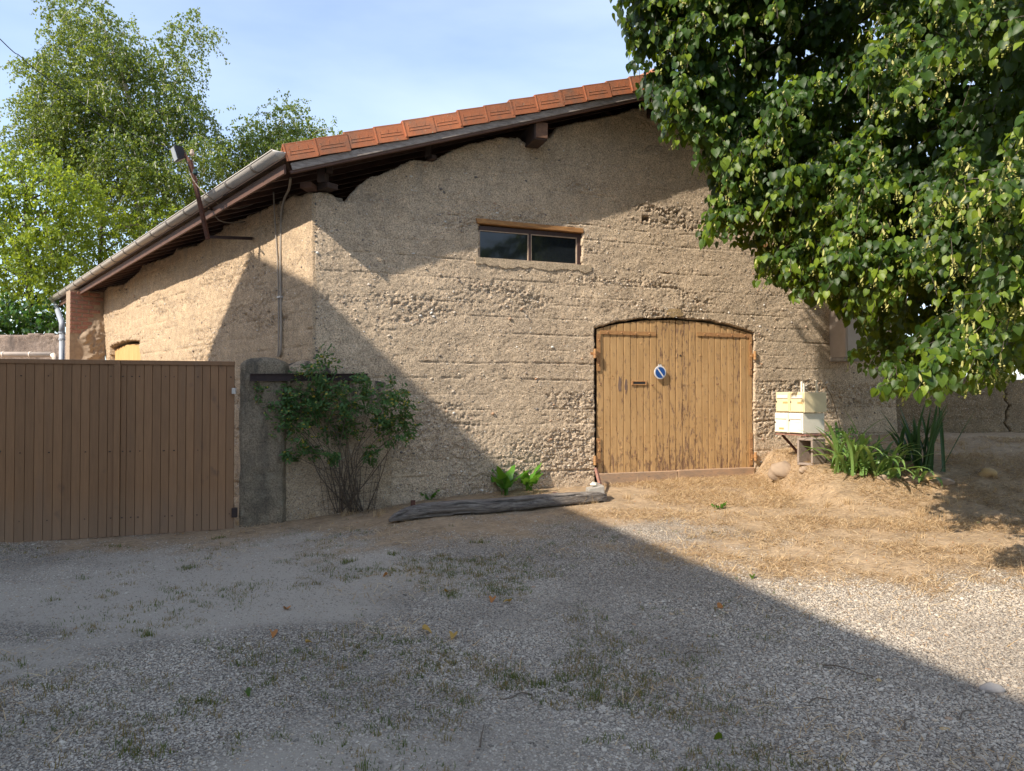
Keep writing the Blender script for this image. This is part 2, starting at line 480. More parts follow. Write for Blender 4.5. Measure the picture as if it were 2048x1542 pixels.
M_OLDBEAM = mat('silvered_cracked_oak', (.26, .225, .19), (.10, .085, .075), 5, .9, stretch=(.5, 3.5, 9), bmp=1.0, bd=.02, bscale=9, c3=(.34, .31, .27), contrast=(.38, .62))
M_RUST = mat('rusty_iron', (.15, .062, .038), (.075, .035, .026), 20, .8, .1, bmp=.6)
M_RUSTDARK = mat('dark_rusty_iron', (.05, .03, .026), (.03, .02, .02), 14, .75, .2, bmp=.5)
M_RUSTPAINT = mat('flaking_red_primer', (.34, .155, .11), (.18, .095, .075), 16, .8, bmp=.6, c3=(.42, .36, .32))
M_BLACK = mat('black_metal', (.035, .035, .038), None, 5, .5, .3, bmp=0)
M_LENS = mat('frosted_lamp_glass', (.36, .37, .39), None, 5, .2, bmp=0)
M_CERAMIC = mat('porcelain', (.62, .5, .38), None, 5, .25, bmp=0)
M_CABLE = mat('aged_cable', (.36, .31, .25), None, 5, .6, bmp=0)
M_CREAM = mat('yellowed_cream_enamel', (.80, .69, .43), (.74, .62, .38), 7, .38, bmp=.04)
M_WHITE = mat('white_enamel', (.84, .80, .68), (.76, .72, .60), 7, .38, bmp=.04)
M_PLATE = mat('brass_name_plate', (.62, .42, .18), None, 8, .4, bmp=0)
M_PAPER = mat('paper_name_strip', (.82, .80, .74), None, 8, .8, bmp=0)
M_LOCK = mat('dull_lock_metal', (.16, .14, .11), None, 8, .4, .6, bmp=0)
M_BLOCK = mat('pinkish_cinder_block', (.36, .29, .24), (.26, .21, .175), 30, .95, bmp=.9, bd=.008, bscale=120)
M_GREYSTONE = mat('grey_concrete_block', (.36, .33, .29), (.27, .25, .215), 22, .95, bmp=.6, bscale=90)
M_CABINET = mat('pale_beige_panel', (.46, .385, .315), (.40, .335, .27), 5, .7, bmp=.1)
M_WINFRAME = mat('dark_brown_window_wood', (.060, .028, .022), (.04, .022, .02), 10, .55, bmp=.3)
M_BEAD = mat('cream_glazing_bead', (.55, .42, .31), (.42, .31, .22), 12, .7, bmp=.2)
M_LINTEL = mat('orange_lintel_wood', (.44, .22, .07), (.26, .125, .05), 9, .8, stretch=(1, 1, 5), bmp=.8)
M_SIGNBLUE = mat('sign_blue', (.012, .085, .33), None, 8, .4, bmp=0)
M_SIGNWHITE = mat('sign_grey_white', (.70, .70, .70), (.62, .62, .62), 20, .5, bmp=0)
M_BRICK = mat('old_red_brick', (.38, .185, .13), (.26, .13, .095), 12, .9, bmp=.6, c3=(.42, .33, .27))
M_MORTAR = mat('lime_mortar', (.38, .29, .20), (.28, .21, .15), 14, .95, bmp=.7, bd=.01)
M_STUCCO = mat('pale_house_render', (.50, .45, .38), (.46, .41, .35), 4, .9, bmp=.2)
M_BARK = mat('linden_bark', (.10, .078, .055), (.06, .048, .036), 14, .9, stretch=(1, 1, .3), bmp=.8, bd=.01)
M_BIRCHBARK = mat('birch_bark', (.52, .49, .44), (.36, .33, .29), 5, .8, stretch=(1, 1, 4), c3=(.06, .05, .045), bmp=.3)
M_STEM = mat('rose_cane', (.15, .11, .075), (.09, .07, .05), 20, .8, bmp=.3)
M_WIRE = mat('rusty_wire', (.06, .045, .038), None, 9, .7, .3, bmp=0)

mg, n, l, p = mat_new('window_glass')
p.inputs['Base Color'].default_value = (.012, .015, .018, 1); p.inputs['Roughness'].default_value = .06
p.inputs['Specular IOR Level'].default_value = .55
nzg = noise(n, l, mapped(n, l), 3, 3, .5); l.new(bump(n, l, nzg.outputs['Fac'], .08, .01), p.inputs['Normal'])
M_GLASS = mg

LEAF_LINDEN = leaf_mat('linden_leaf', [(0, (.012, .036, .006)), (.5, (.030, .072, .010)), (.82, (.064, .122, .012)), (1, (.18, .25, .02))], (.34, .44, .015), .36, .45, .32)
LEAF_FLOWER = leaf_mat('linden_blossom', [(0, (.38, .40, .08)), (1, (.58, .54, .20))], (.7, .68, .2), .35, .6)
LEAF_BIRCH = leaf_mat('birch_leaf', [(0, (.022, .05, .009)), (.55, (.085, .145, .018)), (1, (.15, .21, .025))], (.38, .46, .05), .42, .42, .5)
LEAF_BRIGHT = leaf_mat('young_bright_leaf', [(0, (.035, .075, .01)), (.55, (.12, .195, .016)), (1, (.21, .29, .03))], (.5, .6, .04), .45, .45, .4)
LEAF_LAUREL = leaf_mat('laurel_leaf', [(0, (.02, .07, .012)), (.7, (.05, .13, .018)), (1, (.10, .2, .03))], (.2, .35, .03), .25, .25, .7)
LEAF_ROSE = leaf_mat('rose_leaf', [(0, (.04, .10, .035)), (.5, (.075, .16, .05)), (.86, (.12, .22, .06)), (.88, (.42, .33, .05)), (.97, (.55, .36, .04)), (.975, (.12, .03, .03)), (1, (.1, .03, .03))], (.22, .34, .06), .3, .5, .3)
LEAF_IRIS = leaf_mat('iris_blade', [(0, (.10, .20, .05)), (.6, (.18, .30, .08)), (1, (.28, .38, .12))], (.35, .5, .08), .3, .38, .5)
LEAF_IRISSHADE = leaf_mat('shade_toned_iris_blade', [(0, (.03, .085, .03)), (1, (.055, .12, .045))], (.12, .25, .05), .2, .4, .5)  # same iris leaf for the shaded clumps, shade put into the green
LEAF_CHARD = leaf_mat('chard_leaf', [(0, (.05, .17, .02)), (1, (.10, .26, .03))], (.25, .5, .04), .35, .35, .5)
LEAF_WEED = leaf_mat('weed_blade', [(0, (.05, .085, .018)), (.35, (.10, .125, .03)), (.6, (.22, .15, .05)), (1, (.27, .15, .07))], (.3, .35, .08), .3, .6, .2)
LEAF_STRAW = leaf_mat('straw', [(0, (.26, .155, .085)), (.45, (.47, .32, .17)), (1, (.70, .54, .33))], (.6, .45, .2), .25, .7, .2)
LEAF_FALLEN = leaf_mat('fallen_leaf_skin', [(0, (.45, .30, .07)), (.5, (.42, .17, .05)), (1, (.30, .13, .06))], (.5, .3, .08), .2, .6, .3)

# ================================================================== THE GROUND
def axis(a, b, step, far, growth=1.35):
    c = list(np.arange(a, b + 1e-6, step)); s = step; x = c[-1]
    up = []
    while x < far: s *= growth; x += s; up.append(x)
    s = step; x = c[0]; dn = []
    while x > -far: s *= growth; x -= s; dn.append(x)
    return np.array(dn[::-1] + c + up)
gx, gy = axis(-8.5, 9.5, .05, 600), axis(1.8, 13, .05, 600)
def soil_mask(x, y):
    yb = np.interp(x, [-9, -4, -1.5, 0, .5, 1.3, 2.0, 3.0, 4.2, 6, 9], [9, 8.3, 8.0, 7.7, 7.7, 7.5, 7.0, 6.2, 5.3, 4.5, 3.8])
    return ss(-.75, .75, (y - yb) + (fbm(x * .9, y * .9, 5, 5) - .5) * 3.6 + (fbm(x * 6, y * 6, 3, 6) - .5) * 1.2)
def sandy_mask(x, y):
    return ss(.50, .64, fbm(x * .45 + 3.1, y * .7, 4, 21)) * (1 - soil_mask(x, y)) * ss(2.0, -1.5, x)
X, Y = np.meshgrid(gx, gy)
near = ss(60, 20, np.hypot(X, Y))
Z = gz(X, Y) + near * ((fbm(X * 1.3, Y * 1.3, 3, 1) - .5) * .05 + (fbm(X * 9, Y * 9, 3, 2) - .5) * .018 * (.4 + soil_mask(X, Y)))
nx, ny = len(gx), len(gy)
idx = np.arange(nx * ny).reshape(ny, nx)
q = np.stack([idx[:-1, :-1], idx[:-1, 1:], idx[1:, 1:], idx[1:, :-1]], -1).reshape(-1, 4)

m, n, l, p = mat_new('gravel_and_dry_soil'); M_GROUND = m
v = mapped(n, l)
so = n.new('ShaderNodeAttribute'); so.attribute_name = 'soil'
sa = n.new('ShaderNodeAttribute'); sa.attribute_name = 'sandy'
vo = n.new('ShaderNodeTexVoronoi'); vo.inputs['Scale'].default_value = 75; l.new(v, vo.inputs['Vector'])
sp = n.new('ShaderNodeSeparateColor'); l.new(vo.outputs['Color'], sp.inputs[0])
gc = ramp(n, [(0, (.20, .18, .155)), (.4, (.38, .34, .285)), (.75, (.50, .45, .38)), (1, (.34, .26, .19))]); l.new(sp.outputs[0], gc.inputs['Fac'])
dk = ramp(n, [(.30, (1, 1, 1)), (.62, (.5, .47, .44))]); l.new(vo.outputs['Distance'], dk.inputs['Fac'])
grav = mix(n, l, 1.0, gc.outputs['Color'], dk.outputs['Color'], 'MULTIPLY')
n1 = noise(n, l, v, 120, 5, .7); n2 = noise(n, l, v, 3.5, 8, .7); n3 = noise(n, l, mapped(n, l, (1, 2.5, 1)), 16, 8, .75)
sand = ramp(n, [(.3, (.35, .30, .24)), (.7, (.43, .375, .30))]); l.new(n1.outputs['Fac'], sand.inputs['Fac'])
grav = mix(n, l, sa.outputs['Fac'], grav, sand.outputs['Color'])
soil = ramp(n, [(.3, (.44, .345, .245)), (.55, (.33, .255, .175)), (.75, (.20, .155, .11))]); l.new(n2.outputs['Fac'], soil.inputs['Fac'])
s2 = ramp(n, [(.35, (.62, .6, .58)), (.65, (1.3, 1.2, 1.05))]); l.new(n3.outputs['Fac'], s2.inputs['Fac'])
soilc = mix(n, l, 1.0, soil.outputs['Color'], s2.outputs['Color'], 'MULTIPLY')
c = mix(n, l, so.outputs['Fac'], grav, soilc)
l.new(c, p.inputs['Base Color']); p.inputs['Roughness'].default_value = .97; p.inputs['Specular IOR Level'].default_value = .15
b = bump(n, l, n1.outputs['Fac'], .5, .008)
hv = math_(n, l, 'MULTIPLY', math_(n, l, 'SUBTRACT', .7, vo.outputs['Distance'], True), math_(n, l, 'SUBTRACT', 1.0, math_(n, l, 'MAXIMUM', so.outputs['Fac'], sa.outputs['Fac']), True))
b = bump(n, l, hv, .8, .015, b); b = bump(n, l, n3.outputs['Fac'], .5, .02, b)
l.new(b, p.inputs['Normal'])
gme = np_mesh('ground', np.stack([X, Y, Z], -1).reshape(-1, 3), [q], M_GROUND, True,
              {'soil': soil_mask(X, Y).ravel(), 'sandy': sandy_mask(X, Y).ravel()})
link('ground', gme, label='pale gravel and dry sandy soil of the yard in front of the barn', kind='structure')
def gzz(x, y): return float(gz(x, y) + (fbm(x * 1.3, y * 1.3, 3, 1) - .5) * .05)

# gravel: loose stones scattered over the yard by geometry nodes
m, n, l, p = mat_new('gravel_stone'); M_STONE = m
oi = n.new('ShaderNodeObjectInfo')
r = ramp(n, [(0, (.17, .15, .125)), (.08, (.29, .25, .205)), (.42, (.43, .375, .30)), (.74, (.50, .44, .355)), (.90, (.57, .51, .42)), (.96, (.45, .34, .22)), (1, (.35, .24, .16))])
l.new(oi.outputs['Random'], r.inputs['Fac'])
nz = noise(n, l, mapped(n, l, kind='Object'), 2.2, 4, .6); r2 = ramp(n, [(.3, (.8, .8, .8)), (.7, (1.1, 1.1, 1.1))]); l.new(nz.outputs['Fac'], r2.inputs['Fac'])
gp = n.new('ShaderNodeNewGeometry'); nw = noise(n, l, gp.outputs['Position'], .8, 6, .6); rw_ = ramp(n, [(.36, (.74, .72, .70)), (.60, (1.14, 1.13, 1.12))]); l.new(nw.outputs['Fac'], rw_.inputs['Fac'])
l.new(mix(n, l, 1, mix(n, l, 1, r.outputs['Color'], r2.outputs['Color'], 'MULTIPLY'), rw_.outputs['Color'], 'MULTIPLY'), p.inputs['Base Color']); p.inputs['Roughness'].default_value = .85

def gn_stones(name, label, xs, ys, dens_fn, density, smin, smax, seed, res=.08):
    ax, ay = np.arange(xs[0], xs[1], res), np.arange(ys[0], ys[1], res)
    Xg, Yg = np.meshgrid(ax, ay)
    px_, py_ = proj(np.stack([Xg, Yg, gz(Xg, Yg)], -1))
    vis = (px_ > -120) & (px_ < 2170) & (py_ < 1680)
    d = dens_fn(Xg, Yg) * vis
    Zg = gz(Xg, Yg) + (fbm(Xg * 1.3, Yg * 1.3, 3, 1) - .5) * .05 + (fbm(Xg * 9, Yg * 9, 3, 2) - .5) * .018 * (.4 + soil_mask(Xg, Yg))
    ii = np.arange(Xg.size).reshape(Xg.shape)
    qq = np.stack([ii[:-1, :-1], ii[:-1, 1:], ii[1:, 1:], ii[1:, :-1]], -1).reshape(-1, 4)
    me = np_mesh(name, np.stack([Xg, Yg, Zg], -1).reshape(-1, 3), [qq], M_STONE, False, {'dens': d.ravel()})
    o = link(name, me, label=label, kind='stuff')
    ng = bpy.data.node_groups.new(name, 'GeometryNodeTree')
    ng.interface.new_socket('Geometry', in_out='INPUT', socket_type='NodeSocketGeometry')
    ng.interface.new_socket('Geometry', in_out='OUTPUT', socket_type='NodeSocketGeometry')
    N = ng.nodes; K = ng.links
    gi, go = N.new('NodeGroupInput'), N.new('NodeGroupOutput')
    dp = N.new('GeometryNodeDistributePointsOnFaces'); dp.inputs['Seed'].default_value = seed
    na = N.new('GeometryNodeInputNamedAttribute'); na.data_type = 'FLOAT'; na.inputs['Name'].default_value = 'dens'
    mu = N.new('ShaderNodeMath'); mu.operation = 'MULTIPLY'; mu.inputs[1].default_value = density
    K.new(na.outputs[0], mu.inputs[0]); K.new(mu.outputs[0], dp.inputs['Density'])
    K.new(gi.outputs[0], dp.inputs['Mesh'])
    ico = N.new('GeometryNodeMeshIcoSphere'); ico.inputs['Radius'].default_value = 1; ico.inputs['Subdivisions'].default_value = 2
    # knock the ball out of round
    pos = N.new('GeometryNodeInputPosition'); nt = N.new('ShaderNodeTexNoise'); nt.inputs['Scale'].default_value = 1.1; nt.inputs['Detail'].default_value = 1
    sub = N.new('ShaderNodeVectorMath'); sub.operation = 'SUBTRACT'; sub.inputs[1].default_value = (.5, .5, .5)
    scl = N.new('ShaderNodeVectorMath'); scl.operation = 'SCALE'; scl.inputs['Scale'].default_value = 1.1
    sp_ = N.new('GeometryNodeSetPosition')
    K.new(pos.outputs[0], nt.inputs['Vector']); K.new(nt.outputs['Color'], sub.inputs[0]); K.new(sub.outputs[0], scl.inputs[0])
    K.new(ico.outputs['Mesh'], sp_.inputs['Geometry']); K.new(scl.outputs[0], sp_.inputs['Offset'])
    sm = N.new('GeometryNodeSetMaterial'); sm.inputs['Material'].default_value = M_STONE; K.new(sp_.outputs[0], sm.inputs['Geometry'])
    ssm = N.new('GeometryNodeSetShadeSmooth'); K.new(sm.outputs[0], ssm.inputs[0])
    iop = N.new('GeometryNodeInstanceOnPoints'); K.new(dp.outputs['Points'], iop.inputs['Points']); K.new(ssm.outputs[0], iop.inputs['Instance'])
    rr = N.new('FunctionNodeRandomValue'); rr.data_type = 'FLOAT_VECTOR'; rr.inputs[0].default_value = (-.5, -.5, 0); rr.inputs[1].default_value = (.5, .5, 6.28)
    K.new(rr.outputs[0], iop.inputs['Rotation'])
    rs1 = N.new('FunctionNodeRandomValue'); rs1.data_type = 'FLOAT'; rs1.inputs[2].default_value = 0; rs1.inputs[3].default_value = 1; rs1.inputs['Seed'].default_value = 5
    pw = N.new('ShaderNodeMath'); pw.operation = 'POWER'; pw.inputs[1].default_value = 2.6; K.new(rs1.outputs[1], pw.inputs[0])
    mr = N.new('ShaderNodeMapRange'); mr.inputs['To Min'].default_value = smin; mr.inputs['To Max'].default_value = smax; K.new(pw.outputs[0], mr.inputs['Value'])
    rv = N.new('FunctionNodeRandomValue'); rv.data_type = 'FLOAT_VECTOR'; rv.inputs[0].default_value = (.8, .6, .4); rv.inputs[1].default_value = (1.3, 1.0, .7); rv.inputs['Seed'].default_value = 9
    vm = N.new('ShaderNodeVectorMath'); vm.operation = 'SCALE'; K.new(rv.outputs[0], vm.inputs[0]); K.new(mr.outputs[0], vm.inputs['Scale'])
    K.new(vm.outputs[0], iop.inputs['Scale'])
    K.new(iop.outputs[0], go.inputs[0])
    # keep the carrier sheet out, only the stones are output
    md = o.modifiers.new('scatter', 'NODES'); md.node_group = ng
    return o
def d_gravel(x, y):
    s = soil_mask(x, y); a = sandy_mask(x, y)
    return (1 - s * .985) * (1 - a * .6) * (.5 + .5 * ss(.3, .6, fbm(x * .8, y * .8, 3, 33))) * np.interp(y, [3, 6, 9, 12], [1, .85, .55, .3])
gn_stones('gravel', 'loose grey and white gravel covering the yard', (-8, 9), (2.6, 11.5), d_gravel, 9000, .0036, .0090, 3)
gn_stones('pebbles', 'larger rounded pebbles lying among the gravel', (-7, 9), (2.6, 11.5),
          lambda x, y: (1 - soil_mask(x, y) * .96) * (.12 + ss(-1.2, 1.5, x) * ss(7.5, 3.5, y)) * (1 - .8 * sandy_mask(x, y)), 260, .009, .019, 8)

# ================================================================== THE BARN
barn = thing('barn', CORNER, 'old barn of rough tan rammed concrete with terracotta roof tiles and grey gutter', 'barn')

def seg_noise(s, z, zc, half, wav, seed):
    """1 close to the wavy line z = zc"""
    zz = zc + (fbm(s * 1.1, s * 0 + zc, 4, seed) - .5) * wav
    return np.exp(-((z - zz) / half) ** 2)
LIFTS = [(5.30, .010, .03, .8), (5.10, .012, .05, .6), (4.86, .010, .03, .8), (4.66, .010, .04, .6), (4.47, .012, .03, 1.1), (4.22, .010, .04, .7), (4.03, .016, .06, .7), (3.84, .010, .03, .9), (3.66, .010, .04, .9), (3.44, .016, .06, .8), (3.20, .012, .04, .9),
         (3.02, .010, .03, .8), (2.88, .012, .03, 1.2), (2.70, .010, .04, .8), (2.47, .024, .06, 1.0), (2.26, .010, .03, .8), (2.07, .020, .05, .9), (1.86, .026, .05, 1.0), (1.66, .012, .04, .8), (1.45, .020, .05, .8), (1.26, .026, .07, .8), (1.02, .02, .05, .8), (.80, .024, .05, .8), (.6, .02, .05, .7)]
def relief(s, z, seed=50):
    r = (fbm(s * .55, z * .55, 3, seed) - .5) * .09
    # flat bands between the lifts, each sitting a little in front or behind
    zz = z + (fbm(s * .5, z * .1, 2, seed + 3) - .5) * .08
    for i, (zc, hw, wav, st) in enumerate(LIFTS):
        r = r + .006 * (_h(np.int64(i), np.int64(7), seed) - .5) * ss(-.01, .01, zz - zc)
        on = ss(.40, .54, fbm(s * .8 + i * 3.7, s * 0 + i, 3, seed + 11) + (st - .5) * .25)
        g = seg_noise(s, z, zc, hw * .42, wav, seed + 20 + i)
        tear = fbm(s * 14, z * 14, 3, seed + 31)
        r = r - g * on * ss(.26, .46, fbm(s * 3.1, s * 0 + i * 2.2, 3, seed + 12)) * (.0105 + .018 * ss(.45, .7, tear) * (hw > .014))
    r = r + (fbm(s * 4, z * 6, 4, seed + 1) - .5) * .020
    r = r + (fbm(s * 24, z * 28, 3, seed + 2) - .5) * .009
    rough = ss(.50, .76, fbm(s * .8, z * 4.6, 5, seed + 5) + .17 * ss(2.4, .9, z) + .06 * ss(3.9, 4.6, z) * ss(1.6, .6, s))
    pits = ss(.58, .72, fbm(s * 29, z * 32, 2, seed + 6))
    r = r - pits * (.002 + .015 * rough)
    r = r + (vn(s * 52, z * 52, seed + 8) - .5) * (.0045 + .009 * rough) - .016 * rough * ss(.66, .8, vn(s * 15, z * 22, seed + 9))
    return r, rough

def wall_sheet(name, P, ss_, zs_, keep, seed, depth, m, parent, grime=None, edge=.03, amp=1.0):
    S, Zg = np.meshgrid(ss_, zs_)
    D, rough = relief(S, Zg, seed)
    D = D * amp
    sc_, zc_ = (ss_[:-1] + ss_[1:]) / 2, (zs_[:-1] + zs_[1:]) / 2
    SC, ZC = np.meshgrid(sc_, zc_)
    k = keep(SC + (fbm(SC * 9, ZC * 9, 3, seed + 90) - .5) * edge * 2, ZC + (fbm(SC * 9 + 40, ZC * 9, 3, seed + 91) - .5) * edge * 2)
    ny_, nx_ = S.shape
    I = np.arange(S.size).reshape(S.shape)
    # round the rim of every opening back a little
    rim = np.zeros_like(S, bool)
    kk = np.zeros((ny_ + 1, nx_ + 1), bool); kk[1:-1, 1:-1] = k
    cnt = kk[:-1, :-1].astype(int) + kk[1:, :-1] + kk[:-1, 1:] + kk[1:, 1:]
    D = D - np.where((cnt > 0) & (cnt < 4), .014, 0)
    front = P(S, Zg, D); back = P(S, Zg, np.full_like(D, -depth))
    v = np.concatenate([front.reshape(-1, 3), back.reshape(-1, 3)])
    jj, ii = np.nonzero(k)
    fr = np.stack([I[jj, ii], I[jj, ii + 1], I[jj + 1, ii + 1], I[jj + 1, ii]], -1)
    Nn = S.size
    q = [fr]
    kp = kk
    up = k & ~kp[2:, 1:-1]; dn = k & ~kp[:-2, 1:-1]; rt = k & ~kp[1:-1, 2:]; lf = k & ~kp[1:-1, :-2]
    for msk, a, b in ((up, (1, 0), (1, 1)), (dn, (0, 1), (0, 0)), (rt, (1, 1), (0, 1)), (lf, (0, 0), (1, 0))):
        j, i = np.nonzero(msk)
        A_ = I[j + a[0], i + a[1]]; B_ = I[j + b[0], i + b[1]]
        q.append(np.stack([A_, B_, B_ + Nn, A_ + Nn], -1))
    q = np.concatenate(q)
    used = np.zeros(len(v), bool); used[q.ravel()] = True
    remap = np.cumsum(used) - 1
    gr = grime(S, Zg) if grime is not None else np.zeros_like(S)
    at_ = {'rough': np.concatenate([rough.ravel(), rough.ravel()])[used], 'grime': np.concatenate([gr.ravel(), gr.ravel()])[used]}
    me = np_mesh(name, v[used], [remap[q]], m, True, at_)
    return link(name, me, parent)

def PW(S, Z_, O): return CORNER[None, None] + DR * S[..., None] + NR * O[..., None] + np.array([0, 0, 1.0]) * Z_[..., None]
def PL(S, Z_, O): return CORNER[None, None] + DL * S[..., None] + NL * O[..., None] + np.array([0, 0, 1.0]) * Z_[..., None]

top_px = [(628, 386), (650, 384), (664, 390), (678, 402), (690, 402), (702, 388), (722, 368), (742, 354), (772, 345), (800, 330), (822, 318), (868, 320), (882, 310), (905, 300), (940, 286), (1000, 274), (1036, 276), (1048, 284), (1072, 290), (1100, 276), (1112, 256), (1160, 245), (1230, 228), (1290, 212), (1330, 222)]
top_sz = [W(*t) for t in top_px]
WALL_LEN = W(1796, 797)[0]

# roof frame
VOUT = .45
G0 = hit_plane(565, 293, -NR, WD - VOUT)                 # lower end of the verge, top of the tiles
V1 = hit_plane(1290, 150, -NR, WD - VOUT)
DV = unit(V1 - G0)                                        # up the verge
DLs = unit(DL + np.array([0, 0, -.026]))                  # along the eave, a slight fall to the back
RIDGE_LEN = 5.35
ROOF_BACK = 10.2 * 1.0
def deck_z(s):                                            # height of the tile top over the gable wall line, s along wall
    p0 = (G0 - CORNER) @ DR
    t = (s - p0)
    rl = RIDGE_LEN * (DV @ DR)
    slope = DV[2] / (DV @ DR)
    return G0[2] + slope * (rl - abs(t - rl))
ts, tz = [a for a, b in top_sz], [b for a, b in top_sz]
ext_s = np.arange(ts[-1] + .3, WALL_LEN + .3, .3)
ts2 = np.array(ts + list(ext_s)); tz2 = np.array(tz + [deck_z(s) - .38 + .05 * random.random() for s in ext_s])
def top_z(s): return np.interp(s, ts2, tz2)

door_l, door_r = W(1190, 800)[0], W(1509, 800)[0]
arch = [W(*q_) for q_ in ((1189, 655), (1230, 644), (1290, 636), (1350, 635), (1410, 640), (1460, 649), (1509, 664))]
as_, az_ = [a for a, b in arch], [b for a, b in arch]
win = [W(958, 440), W(1167, 460), W(1162, 529), W(960, 518)]
win_s0, win_s1 = (win[0][0] + win[3][0]) / 2, (win[1][0] + win[2][0]) / 2
win_z1, win_z0 = (win[0][1] + win[1][1]) / 2, (win[2][1] + win[3][1]) / 2
w2 = [W(1525, 490), W(1600, 556)]
hole = W(1293, 438)
def keep_gable(s, z):
    k = z < top_z(s)
    k &= ~((s > door_l) & (s < door_r) & (z < np.interp(s, as_, az_)))
    k &= ~((s > win_s0) & (s < win_s1) & (z > win_z0) & (z < win_z1))
    k &= ~((s > w2[0][0]) & (s < w2[1][0]) & (z > w2[1][1]) & (z < w2[0][1]))
    k &= ~((abs(s - hole[0]) < .055) & (abs(z - hole[1]) < .035))
    return k
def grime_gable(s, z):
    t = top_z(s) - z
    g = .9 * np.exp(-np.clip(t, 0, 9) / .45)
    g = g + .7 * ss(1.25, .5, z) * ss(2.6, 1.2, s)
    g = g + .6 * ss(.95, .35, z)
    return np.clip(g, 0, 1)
ST = .0125
wall_sheet('gable_wall', PW, np.arange(0, WALL_LEN + .01, ST), np.arange(-.25, tz2.max() + .1, ST), keep_gable, 50, .38, M_WALL, barn, grime_gable, .018)

ltop_px = [(628, 386), (592, 393), (546, 410), (507, 428), (449, 451), (443, 464), (391, 490), (352, 498), (345, 509), (287, 532), (280, 545), (245, 569), (219, 574), (207, 587)]
ltop = [L(*t) for t in ltop_px]; ls_, lz_ = [a for a, b in ltop], [b for a, b in ltop]
SIDE_LEN = L(208, 797)[0]
ld0, ld1 = L(281, 700)[0], L(219, 700)[0]
larch = [L(281, 682), L(262, 680), L(240, 683), L(219, 693)]
la_s, la_z = [a for a, b in larch], [b for a, b in larch]
def keep_side(s, z):
    k = z < np.interp(s, ls_, lz_)
    k &= ~((s > ld0) & (s < ld1) & (z < np.interp(s, la_s, la_z)))
    return k
def grime_side(s, z):
    t = np.interp(s, ls_, lz_) - z
    return np.clip(1.1 * np.exp(-np.clip(t, 0, 9) / .55) + .3 * ss(1.2, .5, z) + .5 * np.exp(-((s - 6.5) / 1.2) ** 2) * 0, 0, 1)
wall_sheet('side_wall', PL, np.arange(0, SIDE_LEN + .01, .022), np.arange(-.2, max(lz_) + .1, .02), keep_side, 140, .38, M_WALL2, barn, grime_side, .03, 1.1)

# chipped stones of the mix standing proud of both walls
pe = Scatter()
ICO = [(0, 0, 1), (.89, 0, .45), (.28, .85, .45), (-.72, .53, .45), (-.72, -.53, .45), (.28, -.85, .45), (.72, .53, -.45), (-.28, .85, -.45), (-.89, 0, -.45), (-.28, -.85, -.45), (.72, -.53, -.45), (0, 0, -1)]
ICOF = [(0, 1, 2), (0, 2, 3), (0, 3, 4), (0, 4, 5), (0, 5, 1), (1, 6, 2), (2, 7, 3), (3, 8, 4), (4, 9, 5), (5, 10, 1), (6, 7, 2), (7, 8, 3), (8, 9, 4), (9, 10, 5), (10, 6, 1), (11, 7, 6), (11, 8, 7), (11, 9, 8), (11, 10, 9), (11, 6, 10)]
def wall_pebbles(count, S1, Z1, keep, P, N_, D_, seed):
    s = rng.uniform(0.03, S1, count); z = rng.uniform(.3, Z1, count)
    d, ro = relief(s, z, seed)
    ok = keep(s, z) & keep(s, z + .05) & keep(s + .04, z) & keep(s - .04, z) & (rng.random(count) < .20 + .8 * ro)
    for a, b, c_ in zip(s[ok], z[ok], d[ok]):
        sz = random.uniform(.005, .011) if random.random() < .92 else random.uniform(.012, .022)
        pt = P(a, b, c_ + sz * random.uniform(-.35, .25))
        th = random.uniform(-.6, .6)
        pe.add(pt, D_ * math.cos(th) + np.array([0, 0, math.sin(th)]), N_, (sz * random.uniform(.6, 1), sz * random.uniform(.9, 1.5), sz * random.uniform(.6, .9)))
wall_pebbles(34000, WALL_LEN - .05, 5.2, keep_gable, WP, NR, DR, 50)
wall_pebbles(9000, SIDE_LEN - .05, 4.0, keep_side, LP, NL, DL, 140)
m, n, l, p = mat_new('embedded_pebble'); M_PEB = m
a = n.new('ShaderNodeAttribute'); a.attribute_name = 'rnd'
r = ramp(n, [(0, (.13, .12, .11)), (.18, (.26, .21, .165)), (.45, (.50, .40, .29)), (.72, (.62, .54, .43)), (.86, (.40, .23, .13)), (.93, (.62, .58, .52)), (1, (.70, .68, .63))]); l.new(a.outputs['Fac'], r.inputs['Fac'])
l.new(r.outputs['Color'], p.inputs['Base Color']); p.inputs['Roughness'].default_value = .75
link('embedded_pebbles', pe.mesh('embedded_pebbles', ICO, ICOF, M_PEB), barn, kind='stuff')

# crumbling quoin along the corner
mb = MB()
for i in range(46):
    z = random.uniform(1.9, 4.1); s = abs(random.gauss(0, .02))
    pt = WP(s, z, -.01) if random.random() < .6 else LP(s, z, -.01)
    mb.ball(pt, random.uniform(.008, .02), (random.uniform(.8, 1.4), random.uniform(.8, 1.2), random.uniform(.5, .9)), 6, 4)
mb.build('corner_stones', M_PEB, barn, kind='stuff')
# mortar smears: over the door, round the window sill, round the iron beam
def smear(s, z, w, h, o, m=M_PATCH, P=WP):
    pts = []
    for k in range(14):
        t = 2 * math.pi * k / 14; rr = 1 + random.uniform(-.22, .22)
        pts.append(P(s + w / 2 * rr * math.cos(t), z + h / 2 * rr * math.sin(t), o))
    return pts
cs, cz = W(1350, 626)
mb = MB(); mb.prism(smear(cs, cz, .28, .13, .012)[::-1], -NR * .03); mb.build('mortar_patch', concrete('ochre_mortar', (.46, .34, .19), (.40, .29, .16)), barn, bevel=.004)
